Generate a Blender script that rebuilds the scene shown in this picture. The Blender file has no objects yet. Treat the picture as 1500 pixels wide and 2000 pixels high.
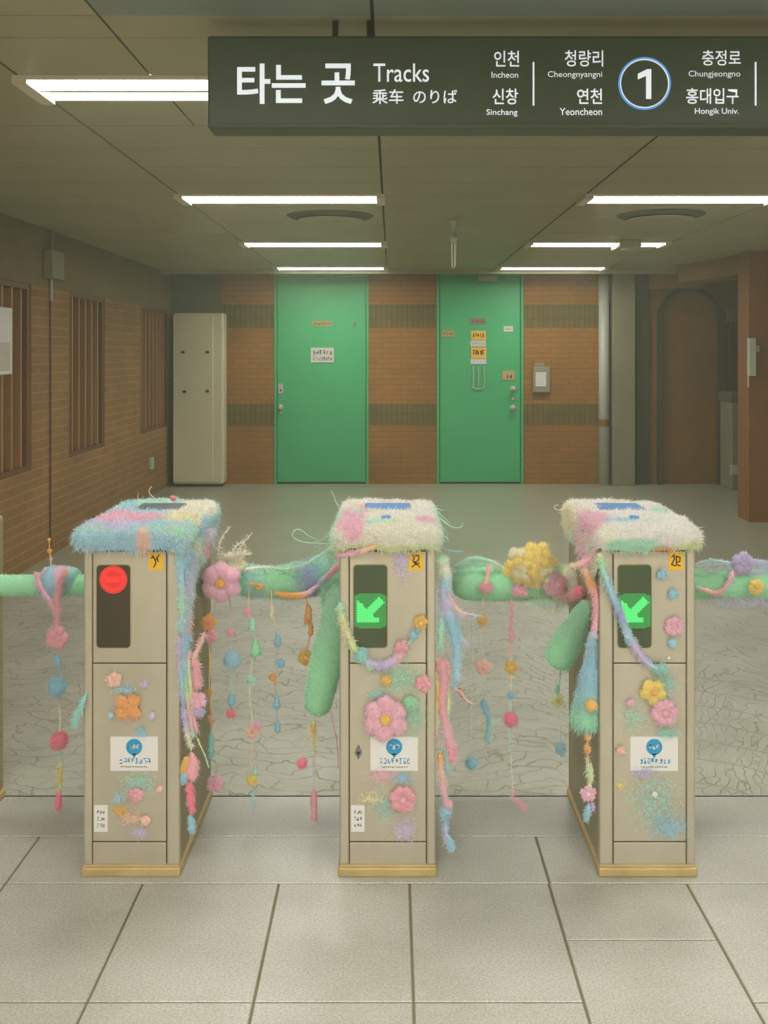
import bpy, math, random
import numpy as np
from mathutils import Vector, Matrix, noise
random.seed(7); RNG = np.random.default_rng(7)
C = bpy.context.scene.collection
PI = math.pi
EYE = 1.55
# ------------------------------------------------------------------ camera, world, exposure
cam_d = bpy.data.cameras.new('camera'); cam = bpy.data.objects.new('camera', cam_d); C.objects.link(cam)
cam.location = (0, 0, EYE); cam.rotation_euler = (PI/2, 0, 0)
cam_d.sensor_fit = 'HORIZONTAL'; cam_d.sensor_width = 36; cam_d.lens = 48
cam_d.shift_x = -15/1500; cam_d.shift_y = -310/1500
cam_d.clip_start = 0.05; cam_d.clip_end = 60
bpy.context.scene.camera = cam
sc = bpy.context.scene
sc.view_settings.view_transform = 'Standard'; sc.view_settings.look = 'None'
sc.view_settings.gamma = 1; sc.view_settings.use_curve_mapping = False
sc.view_settings.exposure = 0.0
W = bpy.data.worlds.new('world'); sc.world = W; W.use_nodes = True
W.node_tree.nodes['Background'].inputs[0].default_value = (0.62, 0.64, 0.50, 1)
W.node_tree.nodes['Background'].inputs[1].default_value = 0.22
TUBE_POWER = 28.0            # fluorescent panels of the ceiling
# thin haze hanging in the hall
HAZE = 0.012
vs = W.node_tree.nodes.new('ShaderNodeVolumeScatter'); vs.inputs['Density'].default_value = HAZE; vs.inputs['Anisotropy'].default_value = 0.3
vs.inputs['Color'].default_value = (.92, 1.0, .74, 1)
W.node_tree.links.new(vs.outputs[0], W.node_tree.nodes['World Output'].inputs['Volume'])
TUBE_COL = (1.0, 0.97, 0.88)

# ------------------------------------------------------------------ helpers
def L(r, g, b):
    f = lambda c: (c/255/12.92) if c/255 <= .04045 else ((c/255+.055)/1.055)**2.4
    return (f(r), f(g), f(b))
def at(px, py, d): return Vector(((px-765)*d/2000, d, EYE-(py-690)*d/2000))
def atx(px, d): return (px-765)*d/2000
def zat(py, d): return EYE-(py-690)*d/2000

def mat(name, col, rough=.6, metal=0, emis=None, estr=0, spec=.5):
    m = bpy.data.materials.new(name); m.use_nodes = True
    b = m.node_tree.nodes['Principled BSDF']
    b.inputs['Base Color'].default_value = (*col, 1); b.inputs['Roughness'].default_value = rough
    b.inputs['Metallic'].default_value = metal; b.inputs['Specular IOR Level'].default_value = spec
    if emis: b.inputs['Emission Color'].default_value = (*emis, 1); b.inputs['Emission Strength'].default_value = estr
    return m
class NT:
    def __init__(s, m): s.t = m.node_tree; s.b = s.t.nodes['Principled BSDF']
    def n(s, typ, **kw):
        o = s.t.nodes.new(typ)
        for k, v in kw.items(): setattr(o, k, v)
        return o
    def l(s, a, b): s.t.links.new(a, b)
    def val(s, sock, v):
        if isinstance(v, (int, float)): sock.default_value = v
        else: s.l(v, sock)
    def math(s, op, a, b=0.0, c=0.0):
        o = s.n('ShaderNodeMath', operation=op)
        s.val(o.inputs[0], a); s.val(o.inputs[1], b); s.val(o.inputs[2], c)
        return o.outputs[0]
    def mix(s, f, a, b, typ='MIX'):
        o = s.n('ShaderNodeMix', data_type='RGBA', blend_type=typ)
        s.val(o.inputs[0], f)
        for i, v in ((6, a), (7, b)):
            if isinstance(v, tuple): o.inputs[i].default_value = (*v, 1)
            else: s.l(v, o.inputs[i])
        return o.outputs[2]
    def pos(s): return s.n('ShaderNodeNewGeometry').outputs['Position']
    def xyz(s):
        x = s.n('ShaderNodeSeparateXYZ'); s.l(s.pos(), x.inputs[0]); return x.outputs
    def comb(s, x, y, z):
        c = s.n('ShaderNodeCombineXYZ')
        for i, v in enumerate((x, y, z)): s.val(c.inputs[i], v)
        return c.outputs[0]
    def noise(s, scale, detail=3, vec=None, out=0, rough=.5):
        o = s.n('ShaderNodeTexNoise'); o.inputs['Scale'].default_value = scale
        o.inputs['Detail'].default_value = detail; o.inputs['Roughness'].default_value = rough
        s.l(vec if vec is not None else s.pos(), o.inputs['Vector']); return o.outputs[out]
    def ramp(s, f, *stops):
        r = s.n('ShaderNodeValToRGB'); s.l(f, r.inputs[0]); e = r.color_ramp.elements
        while len(e) < len(stops): e.new(.5)
        for el, (p, c) in zip(e, stops): el.position = p; el.color = (*c, 1)
        return r.outputs[0]
    def bump(s, h, st=.3, dist=.01):
        b = s.n('ShaderNodeBump'); b.inputs['Strength'].default_value = st; b.inputs['Distance'].default_value = dist
        s.l(h, b.inputs['Height']); s.l(b.outputs[0], s.b.inputs['Normal'])

def mottled(name, c1, c2, scale=4, rough=.6, metal=0, bump=0, spec=.5, stretch=None):
    m = mat(name, c1, rough, metal, spec=spec); t = NT(m)
    v = t.pos()
    if stretch:
        mp = t.n('ShaderNodeMapping'); mp.inputs['Scale'].default_value = stretch; t.l(v, mp.inputs[0]); v = mp.outputs[0]
    f = t.noise(scale, 5, v, rough=.62)
    t.l(t.ramp(f, (.32, c1), (.68, c2)), t.b.inputs['Base Color'])
    if bump: t.bump(f, bump, .003)
    return m

def set_obj(o, kind=None, label=None, cat=None, group=None):
    if kind: o['kind'] = kind
    if label: o['label'] = label
    if cat: o['category'] = cat
    if group: o['group'] = group
    return o
def wloc(p):
    v = Vector((0, 0, 0))
    while p is not None: v = v+p.location; p = p.parent
    return v
def thing(name, label, cat, loc, group=None):
    o = bpy.data.objects.new(name, None); C.objects.link(o); o.location = loc; o.empty_display_size = .05
    return set_obj(o, None, label, cat, group)

class MB:
    def __init__(s): s.v = []; s.f = []; s.mi = []; s.col = []; s.cur = 0
    def face(s, idx): s.f.append(tuple(idx)); s.mi.append(s.cur)
    def add(s, vs, fs):
        b = len(s.v); s.v += [tuple(v) for v in vs]
        for f in fs: s.face([b+i for i in f])
        return s
    def box(s, x0, x1, y0, y1, z0, z1, bev=0):
        if x0 > x1: x0, x1 = x1, x0
        if y0 > y1: y0, y1 = y1, y0
        if z0 > z1: z0, z1 = z1, z0
        if bev <= 0:
            vs = [(x, y, z) for z in (z0, z1) for y in (y0, y1) for x in (x0, x1)]
            return s.add(vs, [(0, 2, 3, 1), (4, 5, 7, 6), (0, 1, 5, 4), (2, 6, 7, 3), (0, 4, 6, 2), (1, 3, 7, 5)])
        bev = min(bev, (x1-x0)*.49, (y1-y0)*.49, (z1-z0)*.49)
        prof = []
        for cx, cy, a0 in ((x1-bev, y1-bev, 0), (x0+bev, y1-bev, 90), (x0+bev, y0+bev, 180), (x1-bev, y0+bev, 270)):
            for k in range(4):
                a = math.radians(a0+30*k); prof.append((cx, cy, math.cos(a), math.sin(a)))
        rings = []
        for z, e in ((z0, 0), (z0+bev*.3, .7), (z0+bev, 1), (z1-bev, 1), (z1-bev*.3, .7), (z1, 0)):
            ins = bev*(1-e)*.7
            ring = []
            for cx, cy, c, sn in prof: ring.append((cx+c*(bev-ins), cy+sn*(bev-ins), z))
            rings.append(ring)
        b = len(s.v); n = len(prof)
        for r in rings: s.v += r
        for i in range(len(rings)-1):
            for k in range(n):
                s.face((b+i*n+k, b+i*n+(k+1) % n, b+(i+1)*n+(k+1) % n, b+(i+1)*n+k))
        s.face([b+k for k in range(n)][::-1]); s.face([b+(len(rings)-1)*n+k for k in range(n)])
        return s
    def prism(s, pts, y0, y1):          # outline in x,z extruded along y
        n = len(pts); b = len(s.v)
        s.v += [(x, y0, z) for x, z in pts]+[(x, y1, z) for x, z in pts]
        s.face([b+i for i in range(n)]); s.face([b+n+i for i in range(n)][::-1])
        for i in range(n):
            j = (i+1) % n; s.face((b+i, b+n+i, b+n+j, b+j))
        return s
    def rrect(s, x0, x1, z0, z1, r, y0, y1, k=5):
        pts = []
        for cx, cz, a0 in ((x1-r, z1-r, 0), (x0+r, z1-r, 90), (x0+r, z0+r, 180), (x1-r, z0+r, 270)):
            for i in range(k+1):
                a = math.radians(a0+90*i/k); pts.append((cx+r*math.cos(a), cz+r*math.sin(a)))
        return s.prism(pts, y0, y1)
    def disc(s, cx, cz, r, y0, y1, n=20, rx=None):
        return s.prism([(cx+(rx or r)*math.cos(2*PI*i/n), cz+r*math.sin(2*PI*i/n)) for i in range(n)], y0, y1)
    def ring(s, cx, cz, r0, r1, y0, y1, n=48):
        b = len(s.v)
        for i in range(n):
            a = 2*PI*i/n; c, q = math.cos(a), math.sin(a)
            s.v += [(cx+r0*c, y0, cz+r0*q), (cx+r1*c, y0, cz+r1*q), (cx+r1*c, y1, cz+r1*q), (cx+r0*c, y1, cz+r0*q)]
        for i in range(n):
            j = (i+1) % n
            for k in range(4):
                l = (k+1) % 4; s.face((b+4*i+k, b+4*i+l, b+4*j+l, b+4*j+k))
        return s
    def zcyl(s, cx, cy, prof, n=24):    # prof list of (r,z) lathe
        b = len(s.v)
        for r, z in prof: s.v += [(cx+r*math.cos(2*PI*i/n), cy+r*math.sin(2*PI*i/n), z) for i in range(n)]
        for k in range(len(prof)-1):
            for i in range(n):
                j = (i+1) % n; s.face((b+k*n+i, b+k*n+j, b+(k+1)*n+j, b+(k+1)*n+i))
        s.face([b+i for i in range(n)][::-1]); s.face([b+(len(prof)-1)*n+i for i in range(n)])
        return s
    def tube(s, pts, rad, n=8):
        pts = [Vector(p) for p in pts]; b = len(s.v); up = Vector((.3, .2, 1)).normalized()
        for i, p in enumerate(pts):
            t = (pts[min(i+1, len(pts)-1)]-pts[max(i-1, 0)]).normalized()
            a = t.cross(up); a = a.normalized() if a.length > 1e-4 else Vector((1, 0, 0)); c = t.cross(a)
            r = rad[i] if hasattr(rad, '__len__') else rad
            s.v += [tuple(p+(a*math.cos(2*PI*k/n)+c*math.sin(2*PI*k/n))*r) for k in range(n)]
        for i in range(len(pts)-1):
            for k in range(n):
                l = (k+1) % n; s.face((b+i*n+k, b+i*n+l, b+(i+1)*n+l, b+(i+1)*n+k))
        s.face([b+k for k in range(n)][::-1]); s.face([b+(len(pts)-1)*n+k for k in range(n)])
        return s
    def build(s, name, m, parent=None, smooth=False):
        v = np.array(s.v, dtype=np.float32)
        if parent is not None: o_loc = wloc(parent)
        else:
            mn, mx = v.min(0), v.max(0); o_loc = Vector(((mn[0]+mx[0])/2, (mn[1]+mx[1])/2, mn[2]))
        v = v-np.array(o_loc, dtype=np.float32)
        me = bpy.data.meshes.new(name); me.from_pydata(v.tolist(), [], s.f)
        ms = m if isinstance(m, (list, tuple)) else [m]
        for q in ms: me.materials.append(q)
        if len(ms) > 1: me.polygons.foreach_set('material_index', s.mi)
        if smooth: me.polygons.foreach_set('use_smooth', [True]*len(me.polygons))
        me.validate(); me.update()
        o = bpy.data.objects.new(name, me); C.objects.link(o)
        if parent is not None: o.parent = parent
        else: o.location = o_loc
        return o
def struct(name, mb, m, parent=None): 
    o = mb.build(name, m, parent)
    if parent is None: o['kind'] = 'structure'
    return o

# ------------------------------------------------------------------ materials
def brick_mat(name, axis, c1, c2, mortar, bw=.21, bh=.062, bands=None):
    m = mat(name, c1, .75, spec=.3); t = NT(m); x, y, z = t.xyz()
    u = x if axis == 'x' else y
    br = t.n('ShaderNodeTexBrick'); br.inputs['Scale'].default_value = 1
    br.inputs['Brick Width'].default_value = bw; br.inputs['Row Height'].default_value = bh
    br.inputs['Mortar Size'].default_value = .006; br.inputs['Mortar Smooth'].default_value = .4; br.inputs['Bias'].default_value = 0
    br.inputs['Color1'].default_value = (*c1, 1); br.inputs['Color2'].default_value = (*c2, 1); br.inputs['Mortar'].default_value = (*mortar, 1)
    t.l(t.comb(u, z, 0), br.inputs['Vector'])
    col = br.outputs['Color']; h = br.outputs['Fac']
    if bands:
        b2 = t.n('ShaderNodeTexBrick', offset=0)
        b2.inputs['Scale'].default_value = 1; b2.inputs['Brick Width'].default_value = .062; b2.inputs['Row Height'].default_value = .14
        b2.inputs['Mortar Size'].default_value = .006
        for i, c in (('Color1', bands[0]), ('Color2', bands[1]), ('Mortar', bands[2])): b2.inputs[i].default_value = (*c, 1)
        t.l(t.comb(u, z, 0), b2.inputs['Vector'])
        f = None
        for z0, z1 in bands[3]:
            g = t.math('MULTIPLY', t.math('GREATER_THAN', z, z0), t.math('LESS_THAN', z, z1))
            f = g if f is None else t.math('ADD', f, g)
        col = t.mix(f, col, b2.outputs['Color'])
    nz = t.noise(1.6, 4)
    col = t.mix(t.math('MULTIPLY', nz, .5), col, mortar, 'MIX') if False else col
    v = t.ramp(nz, (.3, (.82, .82, .82)), (.7, (1.1, 1.08, 1.05)))
    col = t.mix(1.0, col, v, 'MULTIPLY')
    t.l(col, t.b.inputs['Base Color']); t.bump(t.math('SUBTRACT', 1, h), .4, .004)
    return m
M = {}
M['brick_back'] = brick_mat('orange_brown_brick', 'x', L(154, 107, 46), L(144, 102, 46), L(126, 93, 44),
    bands=(L(112, 96, 50), L(100, 88, 46), L(84, 76, 42), [(1.85, 2.13), (.70, .95)]))
M['brick_left'] = brick_mat('pinkish_brown_brick', 'y', L(146, 110, 70), L(136, 102, 62), L(164, 130, 82), bw=.22, bh=.07)
M['brick_right'] = mottled('dark_brown_panel', L(130, 90, 34), L(112, 78, 30), 3, .7)
M['brick_column'] = mottled('orange_brown_column', L(134, 84, 34), L(118, 74, 30), 3, .7)
M['plaster_olive'] = mottled('olive_brown_plaster', L(122, 106, 70), L(108, 92, 58), 2, .8)
M['slat_wood'] = mottled('dark_brown_wood', L(112, 72, 38), L(92, 58, 30), 6, .55, stretch=(1, 1, .1))
M['slat_edge'] = mottled('light_brown_wood', L(160, 118, 72), L(140, 100, 60), 6, .5, stretch=(1, 1, .1))
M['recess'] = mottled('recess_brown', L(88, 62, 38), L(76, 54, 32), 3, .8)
M['grey_wall'] = mottled('grey_olive_wall', L(92, 96, 74), L(82, 86, 66), 2, .7)
M['column_grey'] = mottled('grey_column_paint', L(138, 134, 108), L(126, 122, 98), 2, .6)
M['dark_olive'] = mat('dark_olive_flat', L(58, 60, 42), .8)
M['pipe'] = mat('pale_grey_pipe', L(178, 182, 168), .4)
M['pipe_band'] = mat('brown_band', L(130, 84, 30), .6)
M['door_green'] = mottled('green_door_paint', L(58, 176, 112), L(52, 166, 104), 1.5, .5)
M['metal_pale'] = mat('pale_metal', L(190, 190, 175), .35, .4)
M['paper'] = mat('white_paper', L(205, 204, 196), .7)
M['paper_grey'] = mat('grey_paper', L(178, 172, 158), .7)
M['paper_yellow'] = mat('yellow_paper', L(226, 180, 62), .7)
M['paper_tan'] = mat('tan_paper', L(182, 158, 104), .7)
M['paper_pink'] = mat('dusty_pink_plate', L(150, 116, 100), .7)
M['ink'] = mat('dark_ink', L(34, 34, 26), .7)
M['ink_grey'] = mat('grey_ink', L(110, 112, 108), .7)
M['ink_blue'] = mat('blue_ink', L(40, 142, 190), .6)
M['cream_metal'] = mottled('cream_painted_metal', L(208, 203, 168), L(198, 193, 160), 1.5, .45)
M['cream_dark'] = mat('cream_side', L(160, 158, 128), .45)
M['dark'] = mat('dark_plastic', L(38, 34, 24), .5)
M['lamp_frame'] = mat('lamp_frame_white', L(205, 200, 180), .4)
M['emit'] = mat('fluorescent_panel', (0.9, 0.9, 0.85), .5, emis=TUBE_COL, estr=TUBE_POWER)
M['emit_fill'] = mat('fluorescent_panel_fill', (0.9, 0.9, 0.85), .5, emis=TUBE_COL, estr=TUBE_POWER*1.9)  # unseen panels behind the camera, strength raised to light the gate fronts
M['sign_body'] = mottled('sign_dark_olive', L(66, 78, 58), L(56, 66, 48), 1.6, .45)
M['sign_edge'] = mat('sign_edge', L(60, 66, 46), .5)
M['sign_white'] = mat('sign_letter_white', L(225, 232, 235), .5, emis=L(215, 228, 240), estr=.62)
M['sign_blue'] = mat('sign_ring_blue', L(90, 150, 215), .5, emis=L(70, 140, 220), estr=.55)
M['hanger'] = mat('hanger_dark', L(36, 34, 22), .5)
M['gate_metal'] = mottled('brushed_beige_steel', L(187, 181, 163), L(173, 167, 149), 7, .42, .35, stretch=(1, 1, .35))
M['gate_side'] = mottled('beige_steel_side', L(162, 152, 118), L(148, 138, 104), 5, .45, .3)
M['gate_brass'] = mottled('brass_base_trim', L(196, 176, 128), L(176, 154, 106), 9, .45, .2)
M['gap_shade'] = mat('dark_gap_line', L(52, 46, 26), .7)
M['window_dark'] = mottled('smoked_display_glass', L(62, 52, 34), L(54, 46, 30), 5, .22)
M['window_green'] = mottled('green_tinted_display_glass', L(58, 74, 44), L(52, 66, 38), 5, .22)
M['led_red'] = mat('red_led', (.6, .02, .02), .5, emis=(1, .04, .035), estr=1.2)
M['led_red_core'] = mat('red_led_core', (.6, .02, .02), .5, emis=(1, .01, .012), estr=.16)
M['led_green'] = mat('green_led', (.05, .6, .15), .5, emis=(.12, 1, .24), estr=.75)
M['led_green_halo'] = mat('green_led_halo', (.03, .3, .08), .5, emis=(.05, .8, .13), estr=.36)  # glow around the green arrow, put into dim emissive dots
M['sticker_yellow'] = mat('yellow_sticker', L(222, 174, 36), .6)
M['sticker_white'] = mat('white_sticker', L(214, 214, 212), .5)
M['screen_blue'] = mottled('blue_reader_screen', L(66, 136, 186), L(112, 124, 176), 24, .7, spec=.15)
M['screen_dark'] = mottled('dark_reader_screen', L(70, 74, 84), L(100, 110, 122), 24, .3)
M['dot_blue'] = mat('blue_reader_light', L(52, 140, 208), .4)
M['gate_pad'] = None

# yarn material: colour from the mesh's own yarn colours
ym = mat('fuzzy_yarn', (.8, .8, .8), .95, spec=.15); t = NT(ym)
a = t.n('ShaderNodeAttribute'); a.attribute_name = 'yarn'; t.l(a.outputs['Color'], t.b.inputs['Base Color'])
t.b.inputs['Sheen Weight'].default_value = .3
t.bump(t.noise(420, 3, rough=.7), .35, .003)
tr = t.n('ShaderNodeBsdfTranslucent'); t.l(a.outputs['Color'], tr.inputs['Color'])
mx_ = t.n('ShaderNodeMixShader'); mx_.inputs[0].default_value = .14; t.l(t.b.outputs[0], mx_.inputs[1]); t.l(tr.outputs[0], mx_.inputs[2])
t.l(mx_.outputs[0], t.t.nodes['Material Output'].inputs['Surface'])
M['yarn'] = ym

# ------------------------------------------------------------------ floor
def tile_mat():
    m = mat('floor_tile', (.5, .5, .5), .38, spec=.5); t = NT(m)
    f = t.noise(2.2, 6, rough=.6); g = t.noise(160, 2)
    col = t.ramp(f, (.3, L(164, 163, 152)), (.55, L(180, 180, 171)), (.75, L(188, 188, 181)))
    sp = t.ramp(g, (.38, (.82, .82, .80)), (.62, (1.1, 1.1, 1.1)))
    col = t.mix(1.0, col, sp, 'MULTIPLY')
    # stains with a shape of their own
    st = t.noise(3.1, 3, rough=.5, vec=None)
    k = t.ramp(t.noise(4.7, 2), (.69, (1, 1, 1)), (.78, (.86, .8, .66)))
    col = t.mix(1.0, col, k, 'MULTIPLY')
    t.l(col, t.b.inputs['Base Color'])
    r = t.math('MULTIPLY_ADD', f, .25, .26); t.l(r, t.b.inputs['Roughness'])
    return m
def cobble_mat():
    m = mat('arched_stone_paving', (.5, .5, .5), .5, spec=.4); t = NT(m); x, y, z = t.xyz()
    w1 = t.noise(3.0, 3, out=0); w2 = t.noise(9, 3, out=0)
    amp = t.n('ShaderNodeMapRange'); t.l(x, amp.inputs[0])
    amp.inputs[1].default_value = .2; amp.inputs[2].default_value = 1.1; amp.inputs[3].default_value = .05; amp.inputs[4].default_value = .42
    fan = t.math('COSINE', t.math('MULTIPLY', t.math('ADD', x, .1), 2*PI/1.15))
    yy = t.math('ADD', y, t.math('MULTIPLY', fan, amp.outputs[0]))
    yy = t.math('ADD', yy, t.math('MULTIPLY', w1, .42)); yy = t.math('ADD', yy, t.math('MULTIPLY', w2, .12))
    xx = t.math('ADD', x, t.math('MULTIPLY', w1, .5)); xx = t.math('ADD', xx, t.math('MULTIPLY', w2, .16))
    def bricks(bw, bh, ms, off=.5):
        br = t.n('ShaderNodeTexBrick', offset=off); br.inputs['Scale'].default_value = 1
        br.inputs['Brick Width'].default_value = bw; br.inputs['Row Height'].default_value = bh
        br.inputs['Mortar Size'].default_value = ms; br.inputs['Mortar Smooth'].default_value = .9
        t.l(t.comb(xx, yy, 0), br.inputs['Vector']); return br.outputs['Fac']
    b1 = bricks(.17, .085, .0075); 
    big = t.n('ShaderNodeTexVoronoi', feature='DISTANCE_TO_EDGE'); big.inputs['Scale'].default_value = 3.2
    t.l(t.comb(t.math('MULTIPLY', xx, .8), t.math('MULTIPLY', yy, 1.5), 0), big.inputs['Vector'])
    b2 = t.ramp(big.outputs['Distance'], (0, (1, 1, 1)), (.045, (0, 0, 0)))
    brk = t.ramp(t.noise(5, 2), (.36, (.3, .3, .3)), (.6, (1, 1, 1)))
    b1 = t.mix(1.0, b1, brk, 'MULTIPLY')
    f = t.math('MAXIMUM', b1, t.math('MULTIPLY', b2, .22))
    for cx_, cy_, lo, hi, sp in ((.42, 3.30, .45, .62, .2), (1.02, 3.25, .78, 1.8, .17)):
        rr = t.math('SQRT', t.math('ADD', t.math('POWER', t.math('SUBTRACT', x, cx_), 2), t.math('POWER', t.math('MULTIPLY', t.math('SUBTRACT', y, cy_), .8), 2)))
        rr = t.math('ADD', rr, t.math('MULTIPLY', w1, .10))
        fr = t.math('ABSOLUTE', t.math('SUBTRACT', t.math('FRACT', t.math('DIVIDE', rr, sp)), .5))
        ln = t.math('LESS_THAN', fr, .035)
        msk = t.math('MULTIPLY', t.math('GREATER_THAN', x, lo), t.math('MULTIPLY', t.math('LESS_THAN', x, hi), t.math('LESS_THAN', y, 5.0)))
        f = t.math('MAXIMUM', f, t.math('MULTIPLY', t.math('MULTIPLY', ln, msk), .75))
    base = t.ramp(t.noise(2.4, 5), (.3, L(156, 158, 143)), (.7, L(178, 179, 166)))
    col = t.mix(t.math('MULTIPLY', f, .62), base, L(112, 108, 80))
    t.l(col, t.b.inputs['Base Color']); t.bump(t.math('SUBTRACT', 1, f), .45, .006)
    return m
M['tile'] = tile_mat(); M['cobble'] = cobble_mat()
M['grout'] = mat('dark_grout', L(112, 106, 78), .8)
M['terrazzo'] = mottled('smooth_far_floor', L(148, 150, 128), L(158, 160, 138), 1.5, .33)
fl = MB()
fl.cur = 0; fl.box(-2.8, 5.2, -6, 12.4, -.06, -.004)
gx = [-2.78+.4*0, ]
cols = [-2.70, -2.31, -1.92, -1.53, -1.13, -.728, -.33, .052, .459, .862, 1.26, 1.66, 2.06, 2.46, 2.86, 3.26, 3.66, 4.06, 4.46, 4.86]
fl.cur = 1; G = .0028
def tile(x0, x1, y0, y1):
    h = .0; e = .002
    b = len(fl.v)
    a0, a1, c0, c1 = x0+G, x1-G, y0+G, y1-G
    fl.v += [(a0, c0, -.003), (a1, c0, -.003), (a1, c1, -.003), (a0, c1, -.003), (a0+e, c0+e, 0), (a1-e, c0+e, 0), (a1-e, c1-e, 0), (a0+e, c1-e, 0)]
    for q in ((4, 5, 6, 7), (0, 1, 5, 4), (1, 2, 6, 5), (2, 3, 7, 6), (3, 0, 4, 7)): fl.face([b+i for i in q])
tile(-2.7, 5.0, 3.287, 3.584)                                     # long strip row
for a, b in ((-2.7, -1.13), (-1.13, .462), (.462, 1.66), (1.66, 3.2), (3.2, 5.0)): tile(a, b, 2.995, 3.287)
for i in range(len(cols)-1):
    a, b = cols[i], cols[i+1]
    if abs(a-.459) < .01:
        tile(a, b, 2.707, 2.995); ys = [2.707-.55*k for k in range(17)]
    else: tile(a, b, 2.447, 2.995); ys = [2.447-.55*k for k in range(16)]
    for k in range(len(ys)-1):
        tile(a, b, ys[k+1], ys[k])
fl.cur = 2; fl.add([(-2.7, 3.588, 0), (5.1, 3.588, 0), (5.1, 6.9, 0), (-2.7, 6.9, 0)], [(0, 1, 2, 3)])
fl.cur = 3; fl.add([(-2.7, 6.9, 0), (5.1, 6.9, 0), (5.1, 12.4, 0), (-2.7, 12.4, 0)], [(0, 1, 2, 3)])
struct('floor', fl, [M['grout'], M['tile'], M['cobble'], M['terrazzo']])

# ------------------------------------------------------------------ ceiling
CZ = 2.49
M['ceil'] = mottled('ceiling_panel', L(162, 156, 126), L(152, 148, 118), 1.3, .55)
M['ceil_blue'] = mottled('ceiling_panel_bluish', L(128, 140, 128), L(118, 130, 120), 1.3, .55)
M['ceil_line'] = mat('ceiling_joint', L(64, 58, 38), .8)
ce = MB(); ce.cur = 0; ce.box(-2.8, 5.2, -6, 12.4, CZ+.006, CZ+.1)
seams = [-2.75, -1.265, -.055, 1.15, 2.36, 3.56, 5.15]
def cpanel(x0, x1, y0, y1, m=1, g=.004, gx_=.006):
    ce.cur = m; e = .002
    a0, a1, c0, c1 = x0+gx_, x1-gx_, y0+g, y1-g
    b = len(ce.v)
    ce.v += [(a0, c0, CZ+.006), (a1, c0, CZ+.006), (a1, c1, CZ+.006), (a0, c1, CZ+.006), (a0, c0, CZ), (a1, c0, CZ), (a1, c1, CZ), (a0, c1, CZ)]
    for q in ((7, 6, 5, 4), (4, 5, 1, 0), (5, 6, 2, 1), (6, 7, 3, 2), (7, 4, 0, 3)): ce.face([b+i for i in q])
for i in range(len(seams)-1):
    a, b = seams[i], seams[i+1]
    ys = [3.05, 4.23]+[4.23+.47*k for k in range(1, 18)]
    ys = [y for y in ys if y < 12.4]+[12.4]
    for k in range(len(ys)-1):
        if i == 1 and k == 0: cpanel(a, -.816, 3.05, 4.23, gx_=.004); cpanel(-.816, b, 3.05, 4.23, gx_=.004)
        else: cpanel(a, b, ys[k], ys[k+1], g=.0035)
    nearm = 2 if i >= 2 else 1
    for y0, y1, m in ((2.85, 3.05, 1), (1.6, 2.85, nearm), (-.6, 1.6, 1), (-3, -.6, 1), (-6, -3, 1)):
        if i == 1: cpanel(a, -.816, y0, y1, 1, gx_=.004); cpanel(-.816, b, y0, y1, 2 if m == 1 and y0 == 1.6 else 1, g=.0, gx_=.004)
        else: cpanel(a, b, y0, y1, m, g=.0)
struct('ceiling', ce, [M['ceil_line'], M['ceil'], M['ceil_blue']])
struct('added_shade_trim', MB().box(-2.6, 3.2, 11.5, 11.56, CZ-.045, CZ+.006), M['ceil'])  # beam added to throw a dark band on the back wall top

# ------------------------------------------------------------------ back wall
YB_ = 12.16
k = YB_/2000
bw = MB()
dl0, dl1 = atx(536, YB_), atx(720, YB_); dr0, dr1 = atx(853, YB_), atx(1022, YB_)
ztop = CZ+.01
for a, b in ((-2.7, dl0), (dl1, dr0), (dr1, atx(1172, YB_)), (atx(1172, YB_), 2.6)): bw.box(a, b, YB_, YB_+.2, 0, ztop)
bw.box(dl0, dl1, YB_+.08, YB_+.2, 0, ztop); bw.box(dr0, dr1, YB_+.08, YB_+.2, 0, ztop)
struct('wall_back', bw, M['brick_back'])
def door(n, x0, x1, hx, handles):
    r = bpy.data.objects.new('door_%d' % n, None); C.objects.link(r); r.location = ((x0+x1)/2, YB_, 0); r['kind'] = 'structure'
    g = .006
    MB().box(x0+.035, x1-.035, YB_+.01, YB_+.07, .02, CZ-.03, .004).build('door_leaf', M['door_green'], r)
    f = MB(); f.box(x0, x0+.035-g, YB_-.012, YB_+.08, 0, CZ); f.box(x1-.035+g, x1, YB_-.012, YB_+.08, 0, CZ); f.box(x0, x1, YB_-.012, YB_+.08, CZ-.025, CZ)
    f.build('door_frame', M['door_green'], r)
    MB().box(x0+.035, x1-.035, YB_-.004, YB_+.05, .0, .018).build('threshold', M['dark'], r)
    for kind, py in handles:
        z = zat(py, YB_); m = MB()
        if kind == 'plate':
            m.box(hx-.03, hx+.03, YB_, YB_+.012, z-.06, z+.06, .004)
            o = m.build('lock_plate', M['metal_pale'], r); MB().disc(hx, z-.02, .012, YB_-.004, YB_+.002).build('keyhole', M['dark'], o)
        elif kind == 'knob':
            o = MB().disc(hx, z, .034, YB_-.002, YB_+.012).build('knob_rose', M['metal_pale'], r)
            MB().tube([(hx, YB_, z), (hx, YB_-.035, z), (hx, YB_-.045, z), (hx, YB_-.07, z), (hx, YB_-.078, z)], [.012, .012, .026, .028, .012], 14).build('door_knob', M['metal_pale'], o, True)
        else: MB().disc(hx, z, .014, YB_-.006, YB_+.012).build('lock_cylinder', M['metal_pale'], r)
    return r
door(1, dl0, dl1, atx(548, YB_), [('plate', 759), ('knob', 795), ('cyl', 806)])
door(2, dr0, dr1, atx(1002, YB_), [('knob', 759), ('cyl', 779), ('knob', 796)])

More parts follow.
